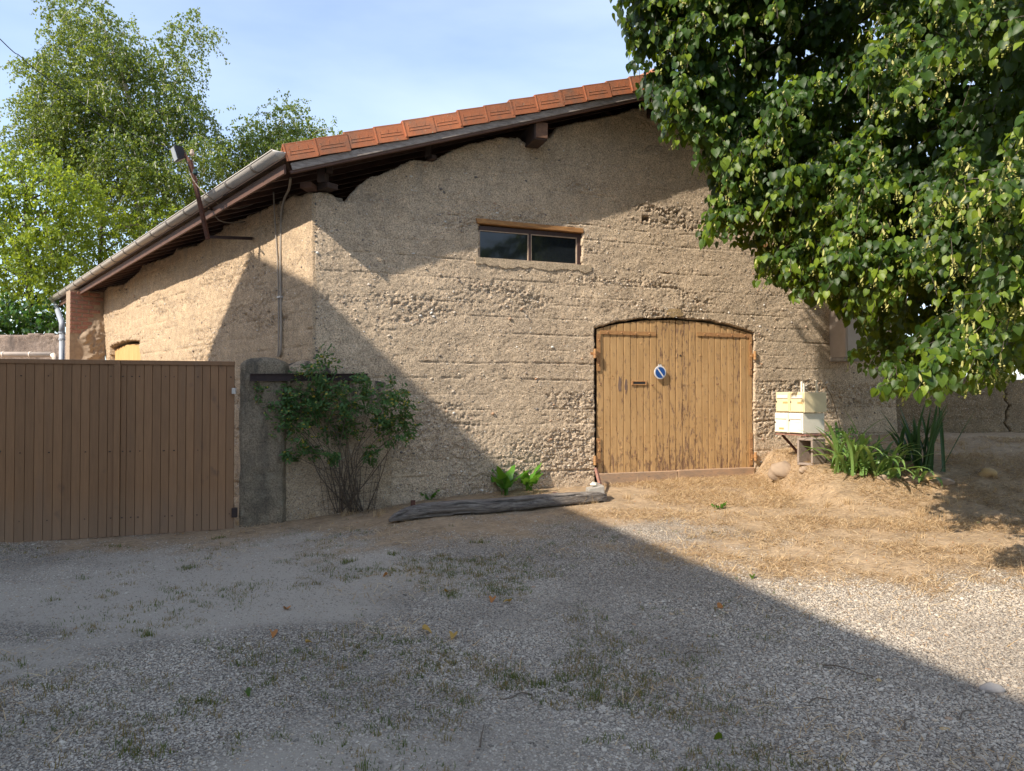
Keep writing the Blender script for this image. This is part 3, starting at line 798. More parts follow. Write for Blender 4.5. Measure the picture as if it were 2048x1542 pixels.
# the rest of the shell: back and right walls, dark inside
mb = MB()
pR = WP(WALL_LEN, 0, -.0); pLf = LP(SIDE_LEN, 0, 0)
pRb = pR + DL * SIDE_LEN
for a_, b_ in ((pR + DL * .4, pRb), (pRb, pLf + DR * .3)):
    d_ = b_ - a_
    mb.beam(a_ + np.array([0, 0, 1.7]), b_ + np.array([0, 0, 1.7]), .3, 3.6)
mb.build('rear_wall', M_WALL2, barn)
mb = MB(); mb.beam(WP(.4, 1.9, -1.9), WP(WALL_LEN - .5, 1.9, -1.9), .1, 3.2); mb.build('inner_partition', mat('inside_dark_plaster', (.05, .045, .04), None, 4, .9, bmp=.2), barn)  # near-black sheet, darkness of the inside put into its colour

# ---------------- roof
roof = thing('roof', G0, None, None); par(roof, barn); 
roof.location = tuple(G0 - CORNER); roof.matrix_parent_inverse = Matrix.Identity(4)
def rpar(o):                                              # child of roof (whose origin is G0)
    o.parent = roof; o.matrix_parent_inverse = Matrix.Translation(tuple(-G0)); return o
UPN = unit(np.cross(DV, DLs)); UPN = UPN if UPN[2] > 0 else -UPN
EAVE_LEN = 13.7
DV2 = unit(DR * (DV @ DR) - np.array([0, 0, DV[2]]))
UPN2 = unit(np.cross(DV2, DLs)); UPN2 = UPN2 if UPN2[2] > 0 else -UPN2
RIDGE = G0 + DV * RIDGE_LEN
def slab(o0, da, la, db, lb, up, t, drop, name, m):
    mb = MB(); c = o0 + da * la / 2 + db * lb / 2 - up * (drop + t / 2)
    mb.box(c, da * la / 2, db * lb / 2, up * t / 2)
    return rpar(mb.build(name, m))
slab(G0 + DLs * .04 + DV * .03, DV, RIDGE_LEN - .03, DLs, EAVE_LEN, UPN, .025, .10, 'roof_boarding', M_DARKWOOD)
slab(RIDGE + DLs * .04, DV2, 5.6, DLs, EAVE_LEN, UPN2, .025, .10, 'roof_boarding', M_DARKWOOD)
# field tiles: corrugated courses above the boarding
def tile_field(o0, da, la, db, lb, up, name):
    na_, nb_ = int(la / .09), int(lb / .05)
    aa, bb = np.linspace(0, la, na_), np.linspace(0, lb, nb_)
    AA, BB = np.meshgrid(aa, bb)
    hgt = -.055 + .018 * np.sin(BB / .21 * 2 * math.pi) + .02 * (1 - (AA / .37) % 1)
    v = o0 + AA[..., None] * da + BB[..., None] * db + hgt[..., None] * up
    ii = np.arange(AA.size).reshape(AA.shape)
    qq = np.stack([ii[:-1, :-1], ii[:-1, 1:], ii[1:, 1:], ii[1:, :-1]], -1).reshape(-1, 4)
    o = link(name, np_mesh(name, v.reshape(-1, 3), [qq], M_TILE)); o['kind'] = 'stuff'; return rpar(o)
tile_field(G0 + DLs * .1, DV, RIDGE_LEN, DLs, EAVE_LEN - .1, UPN, 'field_tiles')
tile_field(RIDGE + DLs * .1, DV2, 5.6, DLs, EAVE_LEN - .1, UPN2, 'field_tiles')
# verge tiles, one by one
TL = .368
def verge_tile(o0, dv, up, k):
    """L shaped tile: apron hanging down on the gable side, strip on the roof"""
    th = .016; h = .205; ln = TL + .035
    tilt = unit(dv * 1 + up * -.05)                        # lower end rides up on its neighbour
    upt = unit(np.cross(np.cross(tilt, up), tilt)); upt = upt if upt @ up > 0 else -upt
    dn = np.array([0, 0, -1.0]); dn = unit(dn - tilt * (dn @ tilt))
    base = o0 + upt * random.uniform(.016, .029) + NR * random.uniform(-.007, .006)
    tilt = unit(tilt + upt * random.uniform(-.010, .010) + NR * random.uniform(-.012, .012))
    mb = MB()
    mb.box(base + tilt * ln / 2 + dn * h / 2, tilt * ln / 2, dn * h / 2, NR * th / 2)
    mb.box(base + tilt * ln / 2 - NR * .10 + upt * -.009, tilt * ln / 2, NR * .11, upt * th / 2)
    f = base + NR * (th / 2 + .0015)
    # pressed relief of the apron
    mb.box(f + tilt * ln * .50 + dn * .135, tilt * ln * .36, dn * .0045, NR * .0018)
    mb.box(f + tilt * ln * .50 + dn * .10, tilt * ln * .33, dn * .003, NR * .0016)
    mb.box(f + tilt * ln * .16 + dn * .10, tilt * .004, dn * .04, NR * .0018)
    mb.box(f + tilt * ln * .42 + dn * .072, tilt * .003, dn * .024, NR * .0016)
    mb.box(f + tilt * ln * .70 + dn * .066, tilt * .003, dn * .022, NR * .0016)
    mb.box(f + tilt * .012 + dn * h / 2, tilt * .008, dn * h / 2 * .98, NR * .004)
    return rpar(mb.build('verge_tile', M_TILE, bevel=.004, seg=1))
nt = int(RIDGE_LEN / TL)
for k in range(nt + 1): verge_tile(G0 + DV * (k * TL), DV, UPN, k)
for k in range(15): verge_tile(RIDGE + DV2 * (k * TL), DV2, UPN2, k)
# ridge tiles
for k in range(26):
    a_ = RIDGE + DLs * (k * .42 - .02)
    mb = MB(); pts = []
    for j in range(7):
        t = math.pi * j / 6; pts.append(a_ + DR * .13 * math.cos(t) + np.array([0, 0, .10 * math.sin(t) - .02]))
    mb.prism(pts, DLs * .44); rpar(mb.build('ridge_tile', M_TILE))
# barge boards
dnv = unit(np.array([0, 0, -1.0]) - DV * -DV[2])
def barge(off, h, drop, m, back, name, a=.02, b=RIDGE_LEN, th=.028):
    mb = MB(); c0 = G0 - NR * back + dnv * drop
    n_ = 26
    for i in range(2): pass
    p0, p1 = c0 + DV * a, c0 + DV * b
    mb.box((p0 + p1) / 2 + dnv * h / 2, (p1 - p0) / 2, dnv * h / 2, NR * th / 2)
    return rpar(mb.build(name, m, bevel=.004, seg=1))
barge(0, .085, .195, M_BARGE, .035, 'barge_board', a=.03)
barge(0, .035, .275, M_FASCIA, .06, 'barge_board', a=.0, th=.05)
mb = MB(); dnv2 = unit(np.array([0, 0, -1.0]) - DV2 * -DV2[2]); p0 = RIDGE - NR * .035 + dnv2 * .19; p1 = p0 + DV2 * 5.5
mb.box((p0 + p1) / 2 + dnv2 * .05, (p1 - p0) / 2, dnv2 * .05, NR * .014); rpar(mb.build('barge_board', M_BARGE))
# rafters, seen under the verge and under the side eave
for k in range(25):
    o0 = G0 + DLs * (.16 + k * .53) - UPN * .205 + DV * .07
    mb = MB(); mb.box(o0 + DV * (RIDGE_LEN - .1) / 2, DV * (RIDGE_LEN - .1) / 2, DLs * .035, UPN * .06)
    rpar(mb.build('rafter', M_RAFTER, bevel=.004, seg=1))
for k in range(6):
    o0 = RIDGE + DLs * (.16 + k * .9) - UPN2 * .19
    mb = MB(); mb.box(o0 + DV2 * 2.7, DV2 * 2.7, DLs * .035, UPN2 * .055); rpar(mb.build('rafter', M_RAFTER))
# boards of the eave soffit, lying over the rafters
# purlins sticking out under the verge
def purlin(px, py, w, h, rise, length, m, name='purlin', tip=.10):
    """px, py: centre of the visible end grain"""
    e = hit_plane(px, py, -NR, WD - VOUT + tip)
    mb = MB(); c = e - NR * length / 2
    z = np.array([0, 0, 1.0])
    mb.box(c, NR * length / 2, DR * w / 2, z * h / 2)
    return rpar(mb.build(name, m, bevel=.012, seg=2))
purlin(1082, 262, .19, .24, 0, 2.0, M_DARKWOOD)
o_ = purlin(1084, 260, .17, .21, 0, .014, M_ENDGRAIN, 'beam_end', tip=.088)
purlin(1330, 205, .2, .24, 0, 2.0, M_DARKWOOD)
# corbel blocks and struts in the gap
def wblock(px, py, w, h, d, o, m, name, rot=0):
    s, z = W(px, py, o); c = WP(s, z, o)
    a = DR * math.cos(rot) + NR * math.sin(rot); b = -DR * math.sin(rot) + NR * math.cos(rot)
    mb = MB(); mb.box(c, a * w / 2, b * d / 2, np.array([0, 0, h / 2])); return rpar(mb.build(name, m, bevel=.006, seg=1))
wblock(1068, 284, .17, .035, .3, .0, M_DARKWOOD, 'packing_block')
wblock(618, 374, .14, .075, .2, .02, M_RAFTER, 'packing_block', .5)
wblock(655, 375, .16, .07, .22, .05, M_DARKWOOD, 'packing_block', -.5)
wblock(646, 348, .10, .25, .16, .06, M_DARKWOOD, 'strut', .4)
wblock(659, 333, .075, .16, .10, .16, M_DARKWOOD, 'strut', .2)
wblock(856, 302, .075, .17, .1, .0, M_DARKWOOD, 'strut', .3)
wblock(864, 316, .08, .06, .12, .04, M_DARKWOOD, 'packing_block', -.3)
# fascia under the gutter
f0 = G0 + DLs * .05 + DR * .05 + np.array([0, 0, -.245]); f1 = f0 + DLs * (EAVE_LEN - .55)
mb = MB(); mb.beam(f0, f1, .03, .115); rpar(mb.build('fascia_board', M_FASCIA, bevel=.004))
# wall plate in the dark behind
mb = MB(); a_ = LP(.0, 4.02, -.10); b_ = LP(SIDE_LEN + 1.2, 3.9, -.10)
mb.beam(a_, b_, .16, .14); rpar(mb.build('wall_plate', M_DARKWOOD))

# ---------------- gutter
GR = .078
g0 = G0 + NL * .045 - DR * .01 + np.array([0, 0, -.075]) + DLs * -.03
g1 = g0 + DLs * EAVE_LEN
def half_round(a, b, r, t, name, m, parent, k0=0, k1=180, n_=14):
    d = unit(b - a); side = unit(np.cross(d, (0, 0, 1))); mb = MB(); vs = []
    for e in (a, b):
        for rr in (r, r - t):
            for j in range(n_ + 1):
                th = R(k0 + (k1 - k0) * j / n_)
                vs.append(e + side * rr * math.cos(th) - np.array([0, 0, 1.0]) * rr * math.sin(th))
    s_ = n_ + 1; fs = []
    for j in range(n_):
        fs.append((j, j + 1, 2 * s_ + j + 1, 2 * s_ + j)); fs.append((s_ + j + 1, s_ + j, 3 * s_ + j, 3 * s_ + j + 1))
        fs.append((j, s_ + j, s_ + j + 1, j + 1)); fs.append((2 * s_ + j, 2 * s_ + j + 1, 3 * s_ + j + 1, 3 * s_ + j))
    fs.append((0, 2 * s_, 3 * s_, s_)); fs.append((n_, s_ + n_, 3 * s_ + n_, 2 * s_ + n_))
    mb.add(vs, fs); return mb, side
mb, side = half_round(g0, g1, GR, .004, 'gutter', M_ZINC, barn)
for sg in (-1, 1):
    mb.tube([g0 + side * GR * sg, g1 + side * GR * sg], .009 if sg else .006, 8)
for e in (g0, g1):                                        # closed ends
    pts = [e + side * (GR - .001) * math.cos(math.pi * j / 14) - np.array([0, 0, 1.0]) * (GR - .001) * math.sin(math.pi * j / 14) for j in range(15)]
    mb.prism(pts, DLs * (.004 if e is g1 else -.004))
gut = mb.build('gutter', M_ZINC, barn, smooth=False)
gut.data.shade_smooth()
def gpar(o): o.parent = gut; o.matrix_parent_inverse = Matrix.Identity(4); return o
for k in range(16):                                       # joints and hooks
    a_ = g0 + DLs * (.62 + k * .83); mbj, _ = half_round(a_, a_ + DLs * .022, GR + .008, .009, '', None, None)
    mbk, _ = half_round(a_ + DLs * .035, a_ + DLs * .048, GR + .007, .008, '', None, None)
    mbj.add(mbk.v, mbk.f); gpar(mbj.build('gutter_joint', M_JOINT))
# downpipe
dpx = [at(112, 606, 18.55), at(113, 615, 18.45), at(119, 632, 17.5), at(124, 646, 17.0), at(124, 664, 17.0)]
e = at(124, 664, 17.0); mb = MB(); mb.tube(dpx, .06, 14)
dp_o = mb.build('downpipe', M_PVC, barn, smooth=True)
mb = MB(); mb.tube([e, np.array([e[0], e[1], .0])], .057, 14); mb.build('downpipe', M_PVC, barn, smooth=True)
for py in (664, 677): q_ = at(124, py, 17.0); MB().tube([q_, q_ - np.array([0, 0, .035])], .072, 14).build('pipe_collar', M_PVC, barn, smooth=False)

# ---------------- brick pier at the far end of the side wall
PE = SIDE_LEN
pier_o = .70
ptop = LP(PE, 0, .4); ztop = at(170, 582, float(ptop[1]))[2]; zbr = at(150, 668, float(ptop[1]))[2]
mb = MB(); th = .42
mb.box(LP(PE + th / 2, ztop / 2, pier_o / 2), DL * th / 2, NL * pier_o / 2, np.array([0, 0, ztop / 2]))
pier = mb.build('brick_pier', M_MORTAR, barn)
nc = int((ztop - zbr) / .095)
for c_ in range(nc):
    z = zbr + (c_ + .5) * .095; o_ = pier_o + .004; off = .12 if c_ % 2 else 0.0; first = True
    while o_ > .06:
        w = (.12 if (first and off) else .235); first = False
        w = min(w, o_ - .03)
        if w > .05 and not (c_ < 7 and o_ < .42 - .03 * c_):
            mb = MB(); mb.box(LP(PE - .004, z + random.uniform(-.004, .004), o_ - w / 2), NL * (w / 2 - .009), DL * .012, np.array([0, 0, .036]))
            b_ = mb.build('brick', M_BRICK, None, bevel=.004, seg=1); b_.parent = pier
            b_.matrix_parent_inverse = Matrix.Identity(4)
        o_ -= w + .012
# rubble filling at the foot of the pier
so_, zo_ = np.meshgrid(np.arange(0, .62, .02), np.arange(.2, zbr + .45, .02))
lim = .50 + .06 * np.sin(zo_ * 9)
dd = .03 + fbm(so_ * 4, zo_ * 5, 4, 77) * .09 + (fbm(so_ * 16, zo_ * 16, 2, 78) - .5) * .07
dd = dd * ss(lim, lim - .16, so_ + .14 * ss(zbr - .2, zbr + .4, zo_)) * ss(zbr + .44, zbr + .1, zo_) + .001
v = CORNER + NL * so_[..., None] + DL * (PE - dd - .004)[..., None] + np.array([0, 0, 1.0]) * zo_[..., None]
ii = np.arange(so_.size).reshape(so_.shape); qq = np.stack([ii[:-1, :-1], ii[:-1, 1:], ii[1:, 1:], ii[1:, :-1]], -1).reshape(-1, 4)
o = link('rubble_fill', np_mesh('rubble_fill', v.reshape(-1, 3), [qq[:, ::-1]], M_MORTAR, True)); o.parent = pier; o.matrix_parent_inverse = Matrix.Identity(4)
# small plank door in the side wall
sd = thing('side_door', LP((ld0 + ld1) / 2, 0, -.1), None, None); par(sd, barn)
sd.location = tuple(LP((ld0 + ld1) / 2, 0, -.1) - CORNER); sd.matrix_parent_inverse = Matrix.Identity(4)
SD = LP((ld0 + ld1) / 2, 0, -.1)
npk = 8; wv = (ld1 - ld0) / npk
for k in range(npk):
    a_, b_ = ld0 + k * wv + .003, ld0 + (k + 1) * wv - .003
    za, zb = np.interp(a_, la_s, la_z) - .07, np.interp(b_, la_s, la_z) - .07
    mb = MB(); mb.prism([LP(a_, 0, -.11), LP(b_, 0, -.11), LP(b_, zb, -.11), LP(a_, za, -.11)], -NL * .03)
    o = mb.build('plank', M_RAWDOOR, bevel=.004, seg=1); o.parent = sd; o.matrix_parent_inverse = Matrix.Translation(tuple(-SD))

# ---------------- barn doors
DO = -.03                                                 # set back from the wall face
joint = W(1352, 800, DO)[0]
dl0, dr1 = W(1194, 800, DO)[0], W(1505, 800, DO)[0]
zb_l, zb_r = W(1270, 946, DO)[1], W(1430, 942, DO)[1]
leafs = []
FLK = MB()
for side_i, (a0, a1) in enumerate(((dl0, joint), (joint + .004, dr1))):
    org = WP((a0 + a1) / 2, .4, DO)
    lf = thing('door_leaf', org, None, None); par(lf, barn); lf.location = tuple(org - CORNER); lf.matrix_parent_inverse = Matrix.Identity(4)
    if side_i == 0: lf['label'] = 'left leaf of the ochre barn door with a slot cut in its planks'
    else: lf['label'] = 'right leaf of the ochre barn door'
    def dpar(o, org=org, lf=lf): o.parent = lf; o.matrix_parent_inverse = Matrix.Translation(tuple(-org)); return o
    leafs.append(dpar)
    w = (a1 - a0) / 12
    for k in range(12):
        a, b = a0 + k * w + .002, a0 + (k + 1) * w - .002
        zt = lambda s: float(np.interp(s, as_, az_)) - .035
        zlow = zb_l - .03
        oo = DO + random.uniform(-.003, .003)
        ch = .006
        mb = MB()
        # front with a rounded edge and a bead line
        prof = [(a, -.012), (a + ch, 0), (b - ch * 2.2, 0), (b - ch * 1.6, -.005), (b - ch, 0), (b, -.010)]
        vs = []
        for s_, o_ in prof: vs += [WP(s_, zlow, oo + o_), WP(s_, zt(s_), oo + o_)]
        vs += [WP(b, zlow, oo - .03), WP(b, zt(b), oo - .03), WP(a, zlow, oo - .03), WP(a, zt(a), oo - .03)]
        n_ = len(prof) + 2
        fs = [(2 * i, 2 * ((i + 1) % n_), 2 * ((i + 1) % n_) + 1, 2 * i + 1) for i in range(n_)]
        fs += [tuple(2 * i + 1 for i in range(n_)), tuple(2 * i for i in reversed(range(n_)))]
        mb.add(vs, fs); dpar(mb.build('plank', M_DOOR))
        for _ in range(26):                                # curls of loose paint
            z = zlow + .12 + (zt(a) - zlow - .15) * random.random() ** 1.5; s_ = random.uniform(a + .01, b - .01)
            h_, w_ = random.uniform(.006, .022), random.uniform(.004, .009)
            t_ = random.choice((-1, 1)); c_ = WP(s_, z, oo + .001)
            FLK.add([c_, c_ + np.array([0, 0, h_]), c_ + np.array([0, 0, h_]) + DR * w_ * t_ + NR * random.uniform(.003, .011), c_ + DR * w_ * t_ + NR * random.uniform(.002, .009)], [(0, 1, 2, 3)])
    # bottom rail
    zr0, zr1 = (W(1270, 971)[1], W(1270, 945)[1]) if side_i == 0 else (W(1430, 964)[1], W(1430, 938)[1])
    mb = MB(); c = WP((a0 + a1) / 2, (zr0 + zr1) / 2 + .005, DO + .02)
    mb.box(c, DR * (a1 - a0) / 2 * .997, NR * .028, np.array([0, 0, (zr1 - zr0) / 2])); dpar(mb.build('bottom_rail', M_RAIL, bevel=.01))
    # iron angle straps with bolt heads, upper and lower
    def strap(p, q_, wd, name='hinge_strap'):
        p, q_ = V3(p), V3(q_); mb = MB(); d = unit(q_ - p); u = np.cross(d, NR)
        mb.box((p + q_) / 2, (q_ - p) / 2, u * wd / 2, NR * .004)
        L_ = np.linalg.norm(q_ - p); nb = max(3, int(L_ / .21))
        for i in range(nb):
            mb.ball(p + d * (L_ * (i + .5) / nb) + NR * .006, .011, (1, 1, 1), 8, 4)
        return dpar(mb.build(name, M_IRON_OCHRE))
    o1 = DO + .009
    if side_i == 0:
        strap(WP(*W(1200, 664, o1), o1), WP(*W(1312, 668, o1), o1), .055)
        strap(WP(*W(1197, 668, o1), o1 + .002), WP(*W(1197, 742, o1), o1 + .002), .055)
        strap(WP(*W(1197, 876, o1), o1 + .002), WP(*W(1197, 926, o1), o1 + .002), .06)
    else:
        strap(WP(*W(1394, 668, o1), o1), WP(*W(1503, 672, o1), o1), .055)
        strap(WP(*W(1501, 674, o1), o1 + .002), WP(*W(1501, 750, o1), o1 + .002), .05)
        strap(WP(*W(1502, 866, o1), o1 + .002), WP(*W(1502, 930, o1), o1 + .002), .06)
    for pxh, pyh in (((1190, 707), (1190, 921)) if side_i == 0 else ((1510, 711), (1511, 913))):
        mb = MB(); c = WP(*W(pxh, pyh, .02), .02); mb.tube([c - np.array([0, 0, .065]), c + np.array([0, 0, .065])], .022, 10)
        mb.tube([c - np.array([0, 0, .012]), c + np.array([0, 0, .0])], .026, 10)
        sgn = 1 if side_i == 0 else -1
        mb.box(c + DR * .03 * sgn - NR * .012, DR * .035, NR * .005, np.array([0, 0, .03]))
        mb.box(c - DR * .03 * sgn - NR * .03, DR * .03, NR * .006, np.array([0, 0, .02]))
        dpar(mb.build('hinge', M_IRON_OCHRE, bevel=.003, seg=1))
o = FLK.build('paint_curls', M_FLAKE, kind='stuff'); leafs[0](o)
# letter slot, nails, knots on the leaves
s_, z_ = W(1278, 766, DO); c = WP(s_, z_, DO + .006)
mb = MB()
mb.box(c + np.array([0, 0, .024]), DR * .118, NR * .008, np.array([0, 0, .007])); mb.box(c - np.array([0, 0, .024]), DR * .118, NR * .008, np.array([0, 0, .007]))
for sg in (-1, 1): mb.box(c + DR * .112 * sg, DR * .012, NR * .010, np.array([0, 0, .031]))
leafs[0](mb.build('letter_slot_frame', M_IRON_OCHRE, bevel=.003, seg=1))
mb = MB(); mb.box(c, DR * .10, NR * .0045, np.array([0, 0, .018])); leafs[0](mb.build('letter_slot_flap', M_BLACK))
def handle_nail(px, py, dpar, dx=.05, dz=-.05):
    c = WP(*W(px, py, DO), DO); mb = MB(); mb.tube([c, c + NR * .05 + np.array([0, 0, -.004])], .006, 6); mb.ball(c + NR * .05, .009)
    dpar(mb.build('nail', M_RUST))
handle_nail(1303, 770, leafs[0]); handle_nail(1433, 768, leafs[1])
for px, py, rr, dp in ((1361, 711, .016, leafs[1]), (1366, 800, .009, leafs[1])):
    c = WP(*W(px, py, DO + .004), DO + .0005); mb = MB(); mb.tube([c, c + NR * .0035], rr, 8); dp(mb.build('knot_hole', M_BLACK))
for px, py, w_, h_ in ((1240, 770, .03, .22), (1252, 772, .025, .22)):
    c = WP(*W(px, py, DO + .005), DO + .0008); pts = smear(*W(px, py, DO + .004), w_ * 1.7, h_, DO + .0042)
    mb = MB(); mb.prism(pts[::-1], -NR * .003); leafs[0](mb.build('bare_wood_patch', mat('worn_bare_wood', (.22, .15, .11), (.15, .10, .08), 30, .9, stretch=(1, 1, .3), bmp=.8)))
# dark back of the doors so that gaps read black
mb = MB(); mb.box(WP((door_l + door_r) / 2, 1.3, -.16), DR * (door_r - door_l + .5) / 2, NR * .02, np.array([0, 0, 1.35])); mb.build('door_backing', mat('unlit_barn_timber', (.02, .016, .014), None, 5, .9, bmp=0), barn)
# threshold slab
mb = MB(); zt_ = W(1350, 972)[1]; mb.box(WP((door_l + door_r) / 2, zt_ - .07, -.02), DR * (door_r - door_l) / 2, NR * .12, np.array([0, 0, .05])); mb.build('threshold', M_PATCH, barn, bevel=.01)

# ---------------- windows
WO = -.07
def window(name, s0, s1, z0, z1, o, split, lintel=True):
    org = WP((s0 + s1) / 2, z0, o)
    wd = thing(name, org, None, None); par(wd, barn); wd.location = tuple(org - CORNER); wd.matrix_parent_inverse = Matrix.Identity(4)
    def wp(ob): ob.parent = wd; ob.matrix_parent_inverse = Matrix.Translation(tuple(-org)); return ob
    zv = np.array([0, 0, 1.0])
    mb = MB(); fw = .035; zt = z1 - (.055 if lintel else .01)
    def bar(sa, sb, za, zb, oo, t=.025): mb.box(WP((sa + sb) / 2, (za + zb) / 2, oo), DR * (sb - sa) / 2, NR * t, zv * (zb - za) / 2)
    sl = .0; sr = .055
    bar(s0 - .01, s0 + .012, z0, zt, o); bar(s1 - sr, s1 + .01, z0, zt, o); bar(s0 + .0121, s1 - sr - .0001, zt - .055, zt, o); bar(s0 + .0121, s1 - sr - .0001, z0, z0 + .014, o)
    mids = [s0 + (s1 - s0) * f for f in split]
    for c_ in mids: bar(c_ - .016, c_ + .016, z0 + .0141, zt - .0551, o - .004)
    wp(mb.build('window_frame', M_WINFRAME, bevel=.003, seg=1))
    edges = [s0 + .012] + mids + [s1 - sr]
    for i in range(len(edges) - 1):
        a, b = edges[i] + (.018 if i else .002), edges[i + 1] - (.018 if i < len(edges) - 2 else .002)
        mb = MB(); za, zb = z0 + .016, zt - .057; t = .010
        bar2 = lambda sa, sb, z_a, z_b: mb.box(WP((sa + sb) / 2, (z_a + z_b) / 2, o + .004), DR * (sb - sa) / 2, NR * .012, zv * (z_b - z_a) / 2)
        bar2(a, a + t, za, zb); bar2(b - t, b, za, zb); bar2(a + t, b - t, zb - t, zb); bar2(a + t, b - t, za, za + t)
        wp(mb.build('glazing_bead', M_BEAD))
        mb = MB(); mb.box(WP((a + b) / 2, (za + zb) / 2, o - .006), DR * (b - a) / 2, NR * .002, zv * (zb - za) / 2); wp(mb.build('pane', M_GLASS))
    if lintel:
        mb = MB(); mb.prism([WP(s0 - .03, z1 - .035, .012), WP(s1 + .02, z1 - .05, .012), WP(s1 + .015, z1 + .012, .012), WP(s0 - .05, z1 + .03, .012)], -NR * .36)
        wp(mb.build('lintel', M_LINTEL, bevel=.005, seg=1))
    # broken mortar sill
    mb = MB(); n_ = 60
    pts = [WP(s0 - .06 + (s1 - s0 + .2) * i / n_, z0 + .012 - .01 * i / n_, .018) for i in range(n_ + 1)]
    bot = [WP(s0 - .06 + (s1 - s0 + .2) * i / n_, z0 - .04 - .09 * float(fbm(np.array(i * .21), np.array(s0), 4, 7)) - .015 * random.random(), .014) for i in range(n_, -1, -1)]
    mb.prism((pts + bot)[::-1], -NR * .13); wp(mb.build('sill', M_SILL))
    return wd
w1 = window('window', win_s0, win_s1, win_z0, win_z1, WO, (.49,)); w1['label'] = 'wide low two pane window under an orange wood lintel'
w2o = window('window', w2[0][0], w2[1][0], w2[1][1], w2[0][1], WO, (.5,), True); w2o['label'] = 'small dark window half hidden behind the linden leaves'

# ---------------- wall cabinet
cab_s, cab_z1 = W(1660, 608)[0], W(1660, 612)[1]; cab_z0 = W(1660, 716)[1]
cab = thing('wall_cabinet', WP(cab_s + .35, cab_z0, 0), 'pale beige box cabinet fixed to the barn wall above the mailboxes, partly behind the leaves', 'cabinet')
zv = np.array([0, 0, 1.0])
mb = MB(); mb.box(WP(cab_s + .2, (cab_z0 + cab_z1) / 2 + .1, .15), DR * .2, NR * .17, zv * ((cab_z1 - cab_z0) / 2 + .1)); mb.build('body', M_CABINET, cab, bevel=.006)
mb = MB(); mb.box(WP(cab_s + .2, cab_z0 - .03, .13), DR * .21, NR * .16, zv * .028); mb.build('base_ledge', M_GREYSTONE, cab, bevel=.004)
mb = MB(); mb.box(WP(cab_s + .2, (cab_z0 + cab_z1) / 2 + .1, .325), DR * .17, NR * .004, zv * ((cab_z1 - cab_z0) / 2 + .05)); mb.build('front_door', M_CABINET, cab, bevel=.003)

# ---------------- no parking sign
sgn_c = WP(*W(1320.5, 745, .012), .012)
sg = thing('no_parking_sign', sgn_c, 'round blue no parking sign with a white slash hung on the ochre door', 'sign')
def disc(c, r, t, n_=36): 
    mb = MB(); pts = [c + DR * r * math.cos(2 * math.pi * k / n_) + zv * r * math.sin(2 * math.pi * k / n_) for k in range(n_)]
    mb.prism(pts, -NR * t); return mb
mb = disc(sgn_c, .098, .012); mb.box(sgn_c + zv * .105 - NR * .006, DR * .028, NR * .005, zv * .012); mb.build('rim', M_SIGNWHITE, sg, bevel=.002)
disc(sgn_c + NR * .004, .079, .003).build('blue_disc', M_SIGNBLUE, sg)
mb = MB(); d_ = unit(DR * .62 - zv * .78); mb.box(sgn_c + NR * .0065, d_ * .078, np.cross(d_, NR) * .010, NR * .0012); mb.build('white_slash', M_SIGNWHITE, sg)
mb = MB(); pts = [sgn_c + zv * .118 + DR * .014 * math.cos(t) + zv * .014 * math.sin(t) for t in np.linspace(-.6, 3.7, 9)]; mb.tube(pts, .003, 6); mb.build('hanging_loop', M_LOCK, sg)

# ================================================================== GATE, PILLAR, IRON BEAM
ga = at(0, 797, 8.1); gb = at(470, 797, 8.7); ga[2] = gb[2] = 0
GD = unit(gb - ga); GN = np.array([GD[1], -GD[0], 0]); GL = np.linalg.norm(gb - ga)
def GP(s, z, o=0): return ga + GD * s + GN * o + np.array([0, 0, z])
def gs(px):                                               # pixel column -> distance along gate
    r = ray(px, 797); A_ = np.array([[r[0], -GD[0]], [r[1], -GD[1]]]); t = np.linalg.solve(A_, ga[:2]); return float(t[1])
gz_top = 2.03
edgesL = [gs(x / 3.084) for x in (-18, 38, 94, 155, 212, 271, 329, 386, 442, 498, 554, 611, 665, 705)]
wL = edgesL[5] - edgesL[4]
while edgesL[0] > -2.0: edgesL.insert(0, edgesL[0] - wL)
edgesR = [gs(x / 3.084) for x in (745, 781, 836, 888, 940, 993, 1045, 1096, 1147, 1198, 1248, 1297, 1347, 1395, 1445)]
